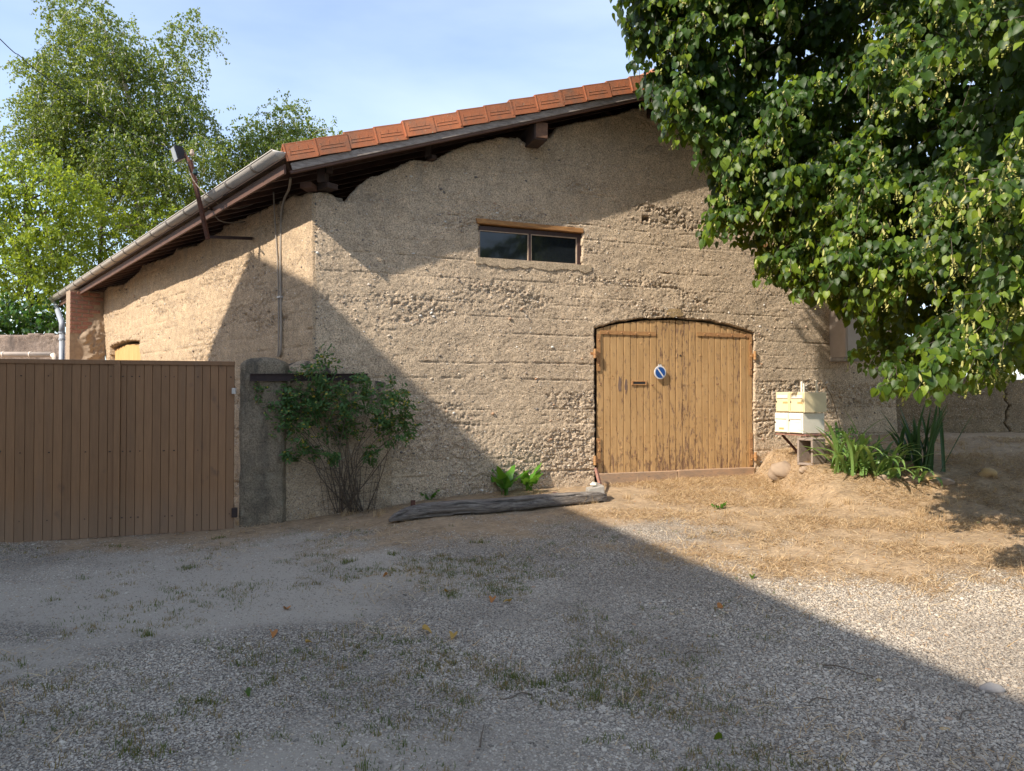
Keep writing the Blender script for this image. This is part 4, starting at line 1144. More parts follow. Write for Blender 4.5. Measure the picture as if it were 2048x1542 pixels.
def gate_leaf(edges, label, hinge_side, over=None):
    org = GP((edges[0] + edges[-1]) / 2, 0, 0)
    t = thing('gate_leaf', org, label, 'gate', 'leaves of the brown board gate')
    for a, b in zip(edges[:-1], edges[1:]):
        mb = MB(); a2, b2 = a + .0014, b - .0014; ch = .0028
        zb = .035 + (.02 * (a + 2) * .5 if a > 0 else .035); zb = float(np.interp(a, [-2, 0, GL], [.0, .015, .075]))
        prof = [(a2, -.005), (a2 + ch, 0), (b2 - ch, 0), (b2, -.005), (b2, -.035), (a2, -.035)]
        vs = []; oo = random.uniform(-.0015, .0015)
        for s_, o_ in prof: vs += [GP(s_, zb, o_ + oo), GP(s_, gz_top - .045, o_ + oo)]
        n_ = 6; fs = [(2 * i, 2 * ((i + 1) % n_), 2 * ((i + 1) % n_) + 1, 2 * i + 1) for i in range(n_)] + [tuple(2 * i + 1 for i in range(n_)), tuple(2 * i for i in reversed(range(n_)))]
        mb.add(vs, fs); o = mb.build('board', M_GATE, t)
        if random.random() < .45:
            mb = MB()
            for zz in (.25, 1.0, 1.85): mb.tube([GP((a + b) / 2 + random.uniform(-.02, .02), zz, oo), GP((a + b) / 2, zz, oo + .003)], .006, 7)
            s2 = mb.build('screws', M_RUSTDARK, None); s2.parent = o; s2.matrix_parent_inverse = Matrix.Identity(4)
    ce = edges[-1] if hinge_side else edgesR[0] - .004
    mb = MB(); mb.box(GP((edges[0] + ce) / 2, gz_top - .02, -.012), GD * (ce - edges[0]) / 2, GN * .028, zv * .025); mb.build('cap_rail', M_GATE, t, bevel=.004)
    mb = MB()
    for zz in (.3, 1.7): mb.box(GP((edges[0] + edges[-1]) / 2, zz, -.062), GD * (edges[-1] - edges[0]) / 2, GN * .025, zv * .05)
    mb.build('back_rail', M_GATE, t)
    return t
gl = gate_leaf(edgesL, 'left leaf of the brown board gate with a black lever handle', 0)
gr_ = gate_leaf(edgesR, 'right leaf of the brown board gate hinged beside the mossy pillar', 1)
mb = MB(); mb.box(GP((edgesL[-1] + edgesR[0]) / 2, gz_top / 2, .0), GD * (edgesR[0] - edgesL[-1]) / 2 * .96, GN * .028, zv * (gz_top / 2 - .045)); mb.build('cover_strip', M_GATE, gl, bevel=.004)
mb = MB(); hp = GP(gs(2), 1.03, .05); mb.tube([GP(gs(-12), 1.05, 0), GP(gs(-12), 1.05, .05), hp + GD * .02 - zv * .01], .011, 8); mb.box(GP(gs(-14), 1.0, .004), GD * .022, GN * .004, zv * .11); mb.build('lever_handle', M_BLACK, gl)
hz = [at(468, 782, 8.65), at(469, 1025, 8.7)]
mb = MB(); mb.box(hz[0], GD * .022, GN * .03, zv * .035); mb.build('hinge', M_ZINC, gr_, bevel=.004)
mb = MB(); mb.box(hz[1] - GD * .0, GD * .03, GN * .03, zv * .055); mb.build('hinge', M_RUSTDARK, gr_, bevel=.004)

# pillar with rounded top running into a mortar slope on the barn corner
def pillar():
    pc = at(517, 1000, 8.78); ang = math.atan2(GD[1], GD[0]) * .6
    ex = np.array([math.cos(ang), math.sin(ang), 0]); ey = np.array([-math.sin(ang), math.cos(ang), 0])
    hw = .262; zt = 2.10
    t = thing('gate_pillar', (pc[0], pc[1], 0), 'dark mossy cement gate pillar with a rounded top beside the brown gate', 'pillar')
    nu, nv = 60, 120; vs = []; ny_ = nv
    # superellipse column, closing in a dome
    for j in range(nv + 1):
        z = -.15 + (zt + .15) * j / nv
        k = 1.0 if z < zt - .12 else math.sqrt(max(0, 1 - ((z - (zt - .12)) / .12) ** 2)) * .98 + .02
        for i in range(nu):
            th = 2 * math.pi * i / nu; e = .28
            cx = math.copysign(abs(math.cos(th)) ** e, math.cos(th)) * hw * k; cy = math.copysign(abs(math.sin(th)) ** e, math.sin(th)) * (hw * .95) * (k ** .5)
            q_ = V3((pc[0], pc[1] + .22, 0)) + ex * cx + ey * cy
            u = i / nu * 3
            nrm = unit(ex * cx + ey * cy)
            q_ = q_ + nrm * ((fbm(np.array(u * 6), np.array(z * 5), 4, 300) - .5) * .045 + (fbm(np.array(u * 30), np.array(z * 24), 2, 301) - .5) * .012)
            vs.append(q_ + zv * z)
    fs = np.array([(j * nu + i, j * nu + (i + 1) % nu, (j + 1) * nu + (i + 1) % nu, (j + 1) * nu + i) for j in range(nv) for i in range(nu)])
    vs = np.array(vs)
    gr = np.clip(.5 + .5 * np.sin(vs[:, 2] * 2) * 0 + .4 * ss(1.2, 2.1, vs[:, 2]), 0, 1)
    link('column', np_mesh('column', vs, [fs], M_PILLAR, True, {'grime': gr, 'rough': np.full(len(vs), .1)}), t)
    # wing wall of rubble and mortar from pillar to barn corner
    a0 = V3((pc[0], pc[1] + .14, 0)) + ex * (hw - .03); b0 = WP(.95, 0, .06)
    dd_ = unit(b0 - a0); Ln = np.linalg.norm(b0 - a0); nn_ = np.array([dd_[1], -dd_[0], 0])
    su, zu = np.meshgrid(np.arange(0, Ln + .02, .02), np.linspace(0, 1, 100))
    tz_ = np.interp(su, [0, .12, .38, .55, Ln * .72, Ln], [1.93, 1.98, 2.06, 2.0, 1.86, 1.80])
    zz = -.1 + (tz_ + .1) * np.minimum(zu * 1.06, 1); back_ = np.clip(zu * 1.06 - 1, 0, 1) * 4.5
    d2 = (fbm(su * 4, zz * 4, 4, 320) - .5) * .07 + (fbm(su * 18, zz * 18, 2, 321) - .5) * .02 - ss(.1, .0, tz_ - zz) * .05
    vv = a0 + dd_ * su[..., None] + nn_ * (d2 - back_)[..., None] + zv * (zz + back_ * .25)[..., None]
    ii = np.arange(su.size).reshape(su.shape); qq = np.stack([ii[:-1, :-1], ii[:-1, 1:], ii[1:, 1:], ii[1:, :-1]], -1).reshape(-1, 4)
    grm = ss(1.35, 1.75, zz) * 1.6
    link('wing_wall', np_mesh('wing_wall', vv.reshape(-1, 3), [qq], M_WING, True, {'grime': grm.ravel(), 'rough': (fbm(su * 2, zz * 2, 3, 9)).ravel()}), t)
M_WING = concrete('wing_wall_mortar', (.50, .39, .27), (.38, .30, .21), (.06, .055, .046), .95, peb=1.0)
pillar()
# I-beam
ib0, ib1 = at(500, 755, 8.62), at(735, 754, 9.28)
ibd = unit(ib1 - ib0); ibn = np.array([ibd[1], -ibd[0], 0])
ib = MB(); c = (ib0 + ib1) / 2; hl = (ib1 - ib0) / 2
ib.box(c, hl, ibn * .004, zv * .036); ib.box(c + zv * .040, hl, ibn * .026, zv * .004); ib.box(c - zv * .040, hl, ibn * .026, zv * .004)
o = ib.build('iron_beam', M_RUSTDARK); tag(o, 'rusty black iron beam lying level from the gate pillar to the barn wall', 'beam')

# ================================================================== CONDUITS, FLOODLIGHT, CABLES
def smooth_path(pts, n_=6):
    pts = [V3(p) for p in pts]; out = []
    P_ = [pts[0]] + pts + [pts[-1]]
    for i in range(1, len(P_) - 2):
        for k in range(n_):
            t = k / n_; a, b, c, d = P_[i - 1], P_[i], P_[i + 1], P_[i + 2]
            out.append(.5 * ((2 * b) + (-a + c) * t + (2 * a - 5 * b + 4 * c - d) * t * t + (-a + 3 * b - 3 * c + d) * t ** 3))
    out.append(pts[-1]); return out
def Lp(px, py, o=.03): return LP(*L(px, py, o), o)
c1 = [Lp(581, 357, .25), Lp(578, 378, .1), Lp(570, 395, .05), Lp(564, 420), Lp(562, 470), Lp(561, 540), Lp(562, 600), Lp(562, 690), Lp(558, 713)]
o = MB().tube(smooth_path(c1), .016, 8).build('conduit_pipe', M_CABLE, smooth=True); tag(o, 'thicker pale conduit curving down the side wall from under the eave', 'pipe')
c2 = [Lp(547, 384, .09), Lp(550, 440, .05), Lp(555, 520), Lp(557, 600, .035), Lp(557, 690, .035), Lp(555, 713, .035)]
o = MB().tube(smooth_path(c2), .010, 8).build('conduit_pipe', M_CABLE, smooth=True); tag(o, 'thin straight conduit leaning beside the curved one on the side wall', 'pipe')
mb = MB(); cc = Lp(560, 594); mb.box(cc, DL * .05, NL * .022, zv * .012); o = mb.build('pipe_clip', M_ZINC); tag(o, 'small clip holding both conduits to the side wall', 'clip')

FY = 9.75
lp = lambda x, y, d=FY: at(x, y, d)
fl = thing('floodlight', lp(415, 478, 11.6), 'black floodlight on a rusty bracket post leaning out over the grey gutter', 'floodlight')
wallp = Lp(505, 477, .0)
elbow = lp(416, 474, 10.05); topp = lp(380, 320, 9.7)
MB().beam(wallp, elbow, .04, .04).build('bracket_arm', M_RUSTDARK, fl)
MB().beam(elbow - zv * .03, topp, .045, .045).build('post', M_RUST, fl)
MB().beam(lp(404, 418, 9.95), lp(430, 419, 10.5), .02, .02).build('brace', M_RUSTDARK, fl)
MB().beam(topp - zv * .02, lp(366, 306, 9.7), .03, .04).build('lamp_arm', M_RUST, fl)
hd = unit(V3((-.72, -.60, -.30))); side_ = unit(np.cross(hd, (0, 0, 1))); up_ = np.cross(side_, hd)
hc = lp(357, 307, 9.7)
mb = MB(); pts = []
fr = [hc + hd * .045 + side_ * a * .088 + up_ * b * .10 for a, b in ((-1, -1), (1, -1), (1, 1), (-1, 1))]; bk = [hc - hd * .06 + side_ * a * .06 + up_ * b * .07 for a, b in ((-1, -1), (1, -1), (1, 1), (-1, 1))]
mb.add(fr + bk, [(0, 1, 2, 3), (7, 6, 5, 4), (0, 4, 5, 1), (1, 5, 6, 2), (2, 6, 7, 3), (3, 7, 4, 0)])
for k in range(5): mb.box(hc - hd * .07 + up_ * (.05 - k * .025), hd * .02, side_ * .055, up_ * .004)
mb.build('lamp_housing', M_BLACK, fl, bevel=.004)
mb = MB(); mb.box(hc + hd * .056, side_ * .070, up_ * .082, hd * .005); mb.build('lamp_glass', M_LENS, fl)
for (x, y, rr, mm) in ((384, 304, .03, M_CERAMIC), (391, 343, .036, mat('green_glass_insulator', (.03, .06, .055), None, 5, .2, bmp=0))):
    c = lp(x, y, 9.7); mb = MB(); mb.tube([c - zv * .045, c - zv * .03, c - zv * .01, c, c + zv * .02, c + zv * .035], [rr * .6, rr, rr * .95, rr * .75, rr * .8, rr * .35], 12)
    mb.build('insulator', mm, fl, smooth=False)
MB().tube([lp(384, 315, 9.7), lp(384, 322, 9.7), lp(378, 324, 9.7)], .006, 6).build('insulator_hook', M_RUST, fl)
MB().tube([lp(391, 352, 9.7), lp(395, 360, 9.7), lp(389, 366, 9.7)], .006, 6).build('insulator_hook', M_RUST, fl)
cb1 = [lp(372, 318), lp(378, 335), lp(384, 355), lp(397, 374), lp(415, 391), lp(436, 407, 10.3), lp(455, 416, 10.4), lp(480, 416, 10.6), lp(505, 408, 10.7), lp(520, 397, 10.8)]
o = MB().tube(smooth_path(cb1), .0075, 6).build('cable', M_CABLE, smooth=True); tag(o, 'upper slack cable from the floodlight to the dark eave', 'cable')
cb2 = [lp(404, 400, 10.3), lp(412, 408, 10.3), lp(424, 424, 10.4), lp(438, 440, 10.5), lp(455, 445, 10.6), lp(480, 445, 10.7), lp(500, 439, 10.9), lp(512, 428, 11.0)]
o = MB().tube(smooth_path(cb2), .0075, 6).build('cable', M_CABLE, smooth=True); tag(o, 'lower slack cable looping under the gutter to the side wall', 'cable')
wire = [at(-260, -190, 7.0), at(0, 78, 8.2), at(40, 112, 8.45), at(75, 142, 8.6), at(200, 230, 9.3), at(280, 275, 9.7), at(345, 299, 10.05)]
o = MB().tube(smooth_path(wire), .0055, 5).build('overhead_wire', M_BLACK, smooth=True); tag(o, 'thin overhead wire crossing the birch crown to the floodlight post', 'wire')

# ================================================================== MAILBOXES
ma = R(65)
MD = np.array([math.cos(ma), -math.sin(ma), 0])          # along the fronts, towards us
MSd = np.array([math.sin(ma), math.cos(ma), 0])          # from front to back
near_top = at(1609, 784, 10.2)
def mailbox(off, z1, hw, hh, dd, m, label, style, shift=0.0):
    """off: distance of the near front edge from the group's near edge"""
    c0 = near_top - MD * off + MSd * shift
    org = c0 - MD * hw / 2 + MSd * dd / 2; org[2] = z1 - hh
    t = thing('mailbox', org, label, 'mailbox', 'letter boxes beside the barn door')
    cc = org.copy(); cc[2] = z1 - hh / 2
    MB().box(cc, MD * (hw / 2 - .003), MSd * dd / 2, zv * (hh / 2 - .003)).build('body', m, t, bevel=.006)
    fc = c0 - MD * hw / 2; fc[2] = z1 - hh / 2
    MB().box(fc - MSd * .004, MD * (hw / 2 - .017), MSd * .006, zv * (hh / 2 - .014)).build('front_door', m, t, bevel=.003)
    ff = fc - MSd * .011
    MB().box(ff + zv * (hh * .27) , MD * (hw * .38), MSd * .004, zv * .022).build('slot_flap', M_WHITE if style != 2 else m, t, bevel=.002)
    mb = MB(); mb.box(ff + zv * (hh * .27 - .026), MD * (hw * .40), MSd * .0012, zv * .0025); mb.build('slot_gap', M_LOCK, t)
    px_, pz_ = {0: (.22, -.02), 1: (.22, -.02), 2: (.05, -.28), 3: (.12, .10)}[style]
    MB().box(ff + MD * hw * px_ + zv * hh * pz_, MD * .045, MSd * .0015, zv * .014).build('name_plate', M_PAPER if style == 3 else M_PLATE, t)
    lk = ff - MD * hw * .40 + zv * hh * (.02 if style != 3 else .13)
    MB().tube([lk, lk - MSd * .006], .011, 10).build('lock', M_LOCK, t)
    return t
zt_ = near_top[2]
HH = .288
mailbox(.0, zt_, .262, HH, .42, M_CREAM, 'yellow cream mailbox, upper one nearest the iris leaves', 1)
mailbox(.268, zt_ + .004, .262, HH, .30, M_CREAM, 'yellow cream mailbox, upper one nearest the barn door', 0, .0)
mailbox(.03, zt_ - HH - .003, .262, HH, .41, M_WHITE, 'white mailbox, lower one nearest the iris leaves', 3, -.0)
mailbox(.296, zt_ - HH - .003, .262, HH, .36, M_WHITE, 'white mailbox, lower one nearest the barn door with a brass plate near its foot', 2)
st_ = thing('mailbox_stand', near_top + MSd * .2 - zv * .9, 'rusty stand with white uprights carrying the four mailboxes', 'stand')
for off in (.47, .20):
    b_ = near_top - MD * off + MSd * .44; MB().box(b_ - zv * .35, MD * .014, MSd * .008, zv * (.35 + .16)).build('upright', M_WHITE, st_, bevel=.002)
b_ = near_top - MD * .445 + MSd * .46; MB().box(b_ - zv * .35, MD * .008, MSd * .008, zv * (.35 + .13)).build('upright', M_WHITE, st_)
tb = near_top - MD * .28 + MSd * .22 - zv * (2 * HH + .022)
MB().box(tb, MD * .28, MSd * .20, zv * .012).build('tray', M_RUSTPAINT, st_, bevel=.003)
MB().beam(tb - MD * .25 - zv * .02 - MSd * .1, tb - MD * .15 + MSd * .3 - zv * .45, .03, .03).build('leg', M_RUST, st_)
MB().beam(tb + MD * .1 - zv * .015, tb + MD * .1 + MSd * .38 - zv * .02, .04, .03).build('bracket', M_RUST, st_)
# cinder block, standing on end, two cells open to the front
bc = at(1616, 905, 10.05); ba = R(62)
B1 = np.array([math.cos(ba), -math.sin(ba), 0]); B2 = np.array([math.sin(ba), math.cos(ba), 0])
bz0, bz1 = at(1616, 926, 10.05)[2] + .0, at(1616, 884, 10.05)[2] + .05
bz0 = min(bz0, float(gz(bc[0], bc[1])) - .02); bh = bz1 - bz0; mb = MB(); w_, d_, tk = .13, .20, .032
bcen = bc.copy(); bcen[2] = (bz0 + bz1) / 2; bcen = bcen + B2 * .10 - B1 * .03
mb.box(bcen + zv * (bh / 2 - tk / 2), B1 * w_, B2 * d_ / 2 * 1.3, zv * tk / 2); mb.box(bcen - zv * (bh / 2 - tk / 2), B1 * w_, B2 * d_ / 2 * 1.3, zv * tk / 2)
mb.box(bcen + B1 * (w_ - tk / 2), B1 * tk / 2, B2 * d_ / 2 * 1.3, zv * (bh / 2 - tk)); mb.box(bcen - B1 * (w_ - tk / 2), B1 * tk / 2, B2 * d_ / 2 * 1.3, zv * (bh / 2 - tk))
mb.box(bcen + B2 * .12, B1 * (w_ - tk), B2 * .01, zv * (bh / 2 - tk))
o = mb.build('cinder_block', M_BLOCK, bevel=.008); tag(o, 'hollow pinkish cinder block set under the mailboxes', 'cinder block')

# ================================================================== BEAM, STAKES, BLOCK, POST ON THE GROUND
def stone_mesh(c, ax, seed, n1=20, n2=12, amp=.42, flat=0):
    c = V3(c); vs = []
    r_ = np.random.default_rng(seed); off = r_.uniform(0, 50, 2)
    for j in range(n2 + 1):
        t = math.pi * j / n2
        for i in range(n1):
            p_ = 2 * math.pi * i / n1; d = V3((math.sin(t) * math.cos(p_), math.sin(t) * math.sin(p_), math.cos(t)))
            k = 1 + amp * (float(fbm(np.array(d[0] * 1.3 + off[0] + d[2]), np.array(d[1] * 1.3 + off[1] - d[2]), 3, seed)) - .5) * 2
            vs.append(c + d * np.array(ax) * k)
    mb = MB(); fs = [(j * n1 + i, (j + 1) * n1 + i, (j + 1) * n1 + (i + 1) % n1, j * n1 + (i + 1) % n1) for j in range(n2) for i in range(n1)]
    mb.add(vs, fs); return mb
def old_beam():
    # from the left tip to the right end, section by section
    pp = [(778, 1042, .02, .03), (790, 1040, .055, .07), (815, 1036, .085, .10), (850, 1031, .10, .11), (920, 1026, .105, .11), (980, 1021, .095, .11), (1040, 1015, .095, .11), (1100, 1009, .095, .11), (1150, 1005, .09, .11), (1195, 1000, .08, .11), (1207, 998, .06, .10)]
    cs_ = []
    for px, py, h, w in pp:
        g = G(px, py + 4); cs_.append((g, h * 1.18, w * 1.0))
    d = unit(cs_[-1][0] - cs_[0][0]); nrm = np.array([d[1], -d[0], 0])
    dense = []
    N_ = 150
    tt = np.linspace(0, len(cs_) - 1, N_)
    for t in tt:
        i = min(int(t), len(cs_) - 2); f = t - i
        dense.append((cs_[i][0] * (1 - f) + cs_[i + 1][0] * f, cs_[i][1] * (1 - f) + cs_[i + 1][1] * f, cs_[i][2] * (1 - f) + cs_[i + 1][2] * f))
    M_ = 36; vs = []
    for k, (g, h, w) in enumerate(dense):
        for i in range(M_):
            th = 2 * math.pi * i / M_; e = .42
            a = math.copysign(abs(math.cos(th)) ** e, math.cos(th)) * w; b = math.copysign(abs(math.sin(th)) ** e, math.sin(th)) * h * .62
            crack = -.030 * float(ss(.62, .70, fbm(np.array(k * .045), np.array(i * .62), 3, 410))) 
            rg = (float(fbm(np.array(k * .12), np.array(i * .9), 3, 411)) - .5) * .030
            lift = .012 if 55 < k < 66 and b < 0 else 0
            kk = 1 + (crack + rg) / max(w, .04)
            vs.append(g + nrm * a * kk + zv * (h * .62 + .012 + b * kk + lift))
    fs = [(k * M_ + i, k * M_ + (i + 1) % M_, (k + 1) * M_ + (i + 1) % M_, (k + 1) * M_ + i) for k in range(N_ - 1) for i in range(M_)]
    fs += [tuple(range(M_ - 1, -1, -1)), tuple((N_ - 1) * M_ + i for i in range(M_))]
    mb = MB(); mb.add(vs, fs); o = mb.build('old_timber_beam', M_OLDBEAM, smooth=True)
    tag(o, 'long grey cracked timber beam lying on the ground in front of the wall', 'timber beam')
old_beam()
for (px, py, ln, lb, ty) in ((826, 1012, .085, 'small rusty stake behind the left half of the old timber', 0), (1113, 994, .085, 'small sunlit rusty plate behind the right half of the old timber', 1)):
    g = G(px, py + 8) ; mb = MB(); mb.box(g + zv * .05, DR * .028, NR * .006, zv * (.07)); 
    if ty: mb = MB(); mb.box(g + zv * .05, unit(DR + zv * -.15) * .03, NR * .006, unit(zv + DR * -.3) * .065)
    o = mb.build('iron_stake', M_RUSTPAINT if ty else M_RUST, bevel=.002); tag(o, lb, 'stake', 'rusty stakes behind the old timber')
g = G(1190, 1000); mb = MB(); bdir = unit(DR * .9 + NR * .25); bn_ = np.array([bdir[1], -bdir[0], 0])
mb.add([g + bdir * a * .11 * (1 if d < .5 else .9) + bn_ * b * .10 + zv * (d * (.17 + .02 * a)) for d in (0, 1) for a, b in ((-1, -1), (1, -1), (1, 1), (-1, 1))], [(3, 2, 1, 0), (4, 5, 6, 7), (0, 1, 5, 4), (1, 2, 6, 5), (2, 3, 7, 6), (3, 0, 4, 7)])
o = mb.build('concrete_block', M_GREYSTONE, bevel=.008); tag(o, 'rough grey concrete block at the foot of the barn door', 'concrete block')
mb = stone_mesh(g + zv * .195 - DR * .02, (.05, .03, .022), 5); mb.tube([g + zv * .2 - DR * .06, g + zv * .225 - DR * .03, g + zv * .20 + DR * .07], .008, 6)
o = mb.build('white_shard', M_WHITE, smooth=True); tag(o, 'broken white shard lying on the grey concrete block', 'shard')
p0, p1 = hit_plane(1192, 938, -NR, WD - .10), G(1211, 1004) + V3((0, 0, -.05))
o = MB().beam(p0, p1, .05, .035, NR).build('iron_post', M_RUSTPAINT, bevel=.004); tag(o, 'short leaning iron post with flaking red primer at the door corner', 'post')

def stone(px, py, ax, m, label, group=None, seed=1, dz=.3):
    g = G(px, py); mb = stone_mesh(g + zv * ax[2] * dz, ax, seed); o = mb.build('stone', m, smooth=True); tag(o, label, 'stone', group); return o
M_OCHRESTONE = mat('yellow_stone', (.48, .33, .14), (.40, .28, .15), 9, .9, bmp=.4)
M_TANSTONE = mat('tan_stone', (.36, .27, .19), (.28, .21, .15), 9, .9, bmp=.4)
M_GREYROCK = mat('grey_rock', (.34, .31, .28), (.26, .24, .22), 9, .9, bmp=.4)
gg = 'stones edging the iris bed'
stone(1566, 946, (.22, .15, .15), M_TANSTONE, 'large tan stone half buried beside the door jamb', None, 21, .1)
stone(1765, 958, (.08, .05, .05), M_TANSTONE, 'small tan stone under the sunlit iris leaves', gg, 22)
stone(1825, 962, (.10, .06, .05), M_TANSTONE, 'tan stone just left of the yellow one', gg, 23)
stone(1860, 958, (.14, .08, .07), M_OCHRESTONE, 'bright yellow stone below the dark iris clump', gg, 24)
stone(1885, 966, (.14, .08, .05), M_TANSTONE, 'flat brown stone right of the yellow one', gg, 25)
stone(1974, 950, (.10, .06, .06), M_OCHRESTONE, 'shaded yellow stone furthest right at the wall foot', gg, 26)
stone(1982, 1381, (.062, .045, .026), M_GREYROCK, 'largest loose grey stone lying in the sunlit gravel', None, 27)
stone(564, 1392 + 158, (.03, .02, .012), M_GREYROCK, 'flat dark grey stone at the bottom of the yard', None, 28)
stone(1890, 1460, (.026, .02, .008), M_OCHRESTONE, 'flat yellow stone in the shaded gravel at lower right', None, 31)
stone(1758, 1362, (.016, .014, .012), M_OCHRESTONE, 'little yellow pebble near the shadow edge', None, 32)
stone(1606, 943 , (.06, .05, .05), M_TANSTONE, 'little tan stone at the foot of the cinder block', None, 33)

# ================================================================== GARDEN WALL RIGHT, COURT WALL LEFT, HOUSE BEHIND THE CAMERA
gw0 = WP(WALL_LEN - .03, 0, -.10); gwd = unit(V3((1, .04, 0))); gwn = np.array([gwd[1], -gwd[0], 0])
def PGW(S, Z_, O): return gw0 + gwd * S[..., None] + gwn * O[..., None] + zv * Z_[..., None]
gwt = thing('garden_wall', gw0, 'low cracked tan garden wall continuing right of the barn behind the irises', 'wall')
crack_s = float((at(2020, 800, gw0[1])[0] - gw0[0]))
def kgw(s, z):
    k = (z < 1.95 + .03 * np.sin(s * 2))
    k &= ~(abs(s - crack_s - .03 * np.sin(z * 14) - .02 * np.sin(z * 31)) < .014)
    return k
wall_sheet('wall_face', PGW, np.arange(0, 6.0, .018), np.arange(.3, 2.1, .018), kgw, 240, .25, M_GARDEN, gwt, lambda s, z: np.clip(.3 + .5 * ss(1.2, .8, z), 0, 1), .01, .6)
MB().box(gw0 + gwd * 3 - gwn * .3 + zv * .9, gwd * 3, gwn * .04, zv * .9).build('wall_core', M_DARKWOOD, gwt)

cy = 17.9; cz1 = at(60, 672, cy)[2]
cw = thing('court_wall', (-13.5, cy, 0), 'old rubble wall behind the brown gate under the laurel hedge', 'wall')
cw0 = V3((-17.5, cy, 0))
def PCW(S, Z_, O): return cw0 + V3((1, 0, 0)) * S[..., None] + V3((0, -1, 0)) * O[..., None] + zv * Z_[..., None]
wall_sheet('wall_face', PCW, np.arange(0, 7.0, .04), np.arange(-.1, cz1 + .2, .04), lambda s, z: z < cz1 + .05 * np.sin(s * 1.3), 340, .4, M_CWALL if 'M_CWALL' in globals() else concrete('rubble_wall', (.36, .29, .25), (.22, .17, .14), (.12, .10, .09), .9), cw, lambda s, z: np.full_like(s, .8), .03, 1.6)
pz = at(60, 709, cy - .2)
pp_ = [V3((-17, cy - .2, pz[2])), V3((at(104, 709, cy - .2)[0], cy - .2, pz[2])), V3((at(110, 712, cy - .2)[0], cy - .2, pz[2] - .07)), V3((at(111, 730, cy - .2)[0], cy - .2, .1))]
mb = MB(); mb.tube(pp_[:2], .065, 12); mb.tube(pp_[1:], .065, 12)
for px in (6, 60): q_ = at(px, 709, cy - .2); mb.tube([V3((q_[0], cy - .2, pz[2])), V3((q_[0] + .03, cy - .2, pz[2]))], .075, 12)
o = mb.build('wall_pipe', M_WHITEPVC, smooth=True); tag(o, 'cream plastic pipe running along the rubble wall behind the gate', 'pipe')
# pale slab added behind the gate, its colour standing in for sunlit ground
mb = MB(); mb.box(GP(.3, -.002 + .02, -1.2), GD * 2.9, GN * 1.0, zv * .02); mb.build('sunlit_strip_slab', M_PATCH, kind='structure', label='pale slab added just behind the brown gate as a strip of sunlit ground')

# the house behind the photographer, whose shadow lies over the yard
Q = V3((-8.82, 6.42, 9.5)); e1 = unit(V3((.330, -.944, 0))); e2 = unit(V3((-.999, .045, 0)))
L1, L2 = 24, 13
hs = thing('house', (Q[0] - 3, Q[1] - 8, 0), 'tall pale rendered house beside and behind the viewer that shades the yard', 'house')
inn = (e2 * .35 + e1 * .35)
fp = [Q + inn, Q + e1 * (L1 - .35) + e2 * .35, Q + e1 * (L1 - .35) + e2 * (L2 - .35), Q + e1 * .35 + e2 * (L2 - .35)]
for q_ in fp: q_[2] = -.2
MB().prism(fp, zv * 9.55).build('wall', M_STUCCO, hs)
rf = [Q, Q + e1 * L1, Q + e1 * L1 + e2 * L2, Q + e2 * L2]
rf = [V3((q_[0], q_[1], 9.32)) for q_ in rf]
MB().prism(rf, zv * .18).build('roof', M_TILE, hs)
hn = np.array([-e1[1], e1[0], 0]); hn = hn if hn @ e2 < 0 else -hn
for k in range(5):
    for zz in (1.6, 4.4, 7.2):
        c = Q + e1 * (2.5 + k * 4.2) + e2 * .35; c = V3((c[0], c[1], zz)) + hn * .01
        w_ = MB().box(c, e1 * .5, hn * .03, zv * .7).build('window', M_WHITE, hs, bevel=.01)
        o = MB().box(c + hn * .035, e1 * .42, hn * .005, zv * .62).build('pane', M_GLASS); o.parent = w_
        o.matrix_parent_inverse = Matrix.Identity(4)

# ================================================================== LEAVES
HEART = [(0, 0, 0), (0, .45, -.02), (0, .78, -.06), (.03, 1.10, -.20), (.25, -.10, .10), (.46, .10, .15), (.47, .42, .14), (.31, .72, .04), (-.25, -.10, .13), (-.44, .10, .19), (-.48, .42, .10), (-.30, .72, -.01)]
HEARTF = [(0, 4, 5), (0, 5, 6, 1), (1, 6, 7, 2), (2, 7, 3), (0, 9, 8), (0, 1, 10, 9), (1, 2, 11, 10), (2, 3, 11)]
DIAM = [(0, 0, 0), (.38, .38, .08), (0, 1, -.05), (-.38, .38, .08)]
DIAMF = [(0, 1, 2), (0, 2, 3)]
OVAL = [(0, 0, 0), (.3, .35, .06), (.26, .72, .03), (0, 1, -.04), (-.26, .72, .03), (-.3, .35, .06)]
OVALF = [(0, 1, 2, 3), (0, 3, 4, 5)]
def rv(s=1.0): return rng.normal(0, s, 3)

def in_poly(px, py, poly):
    px = np.asarray(px); py = np.asarray(py); c = np.zeros(px.shape, bool); n_ = len(poly); j = n_ - 1
    for i in range(n_):
        xi, yi = poly[i]; xj, yj = poly[j]
        hitc = ((yi > py) != (yj > py)) & (px < (xj - xi) * (py - yi) / (yj - yi + 1e-12) + xi)
        c ^= hitc; j = i
    return c

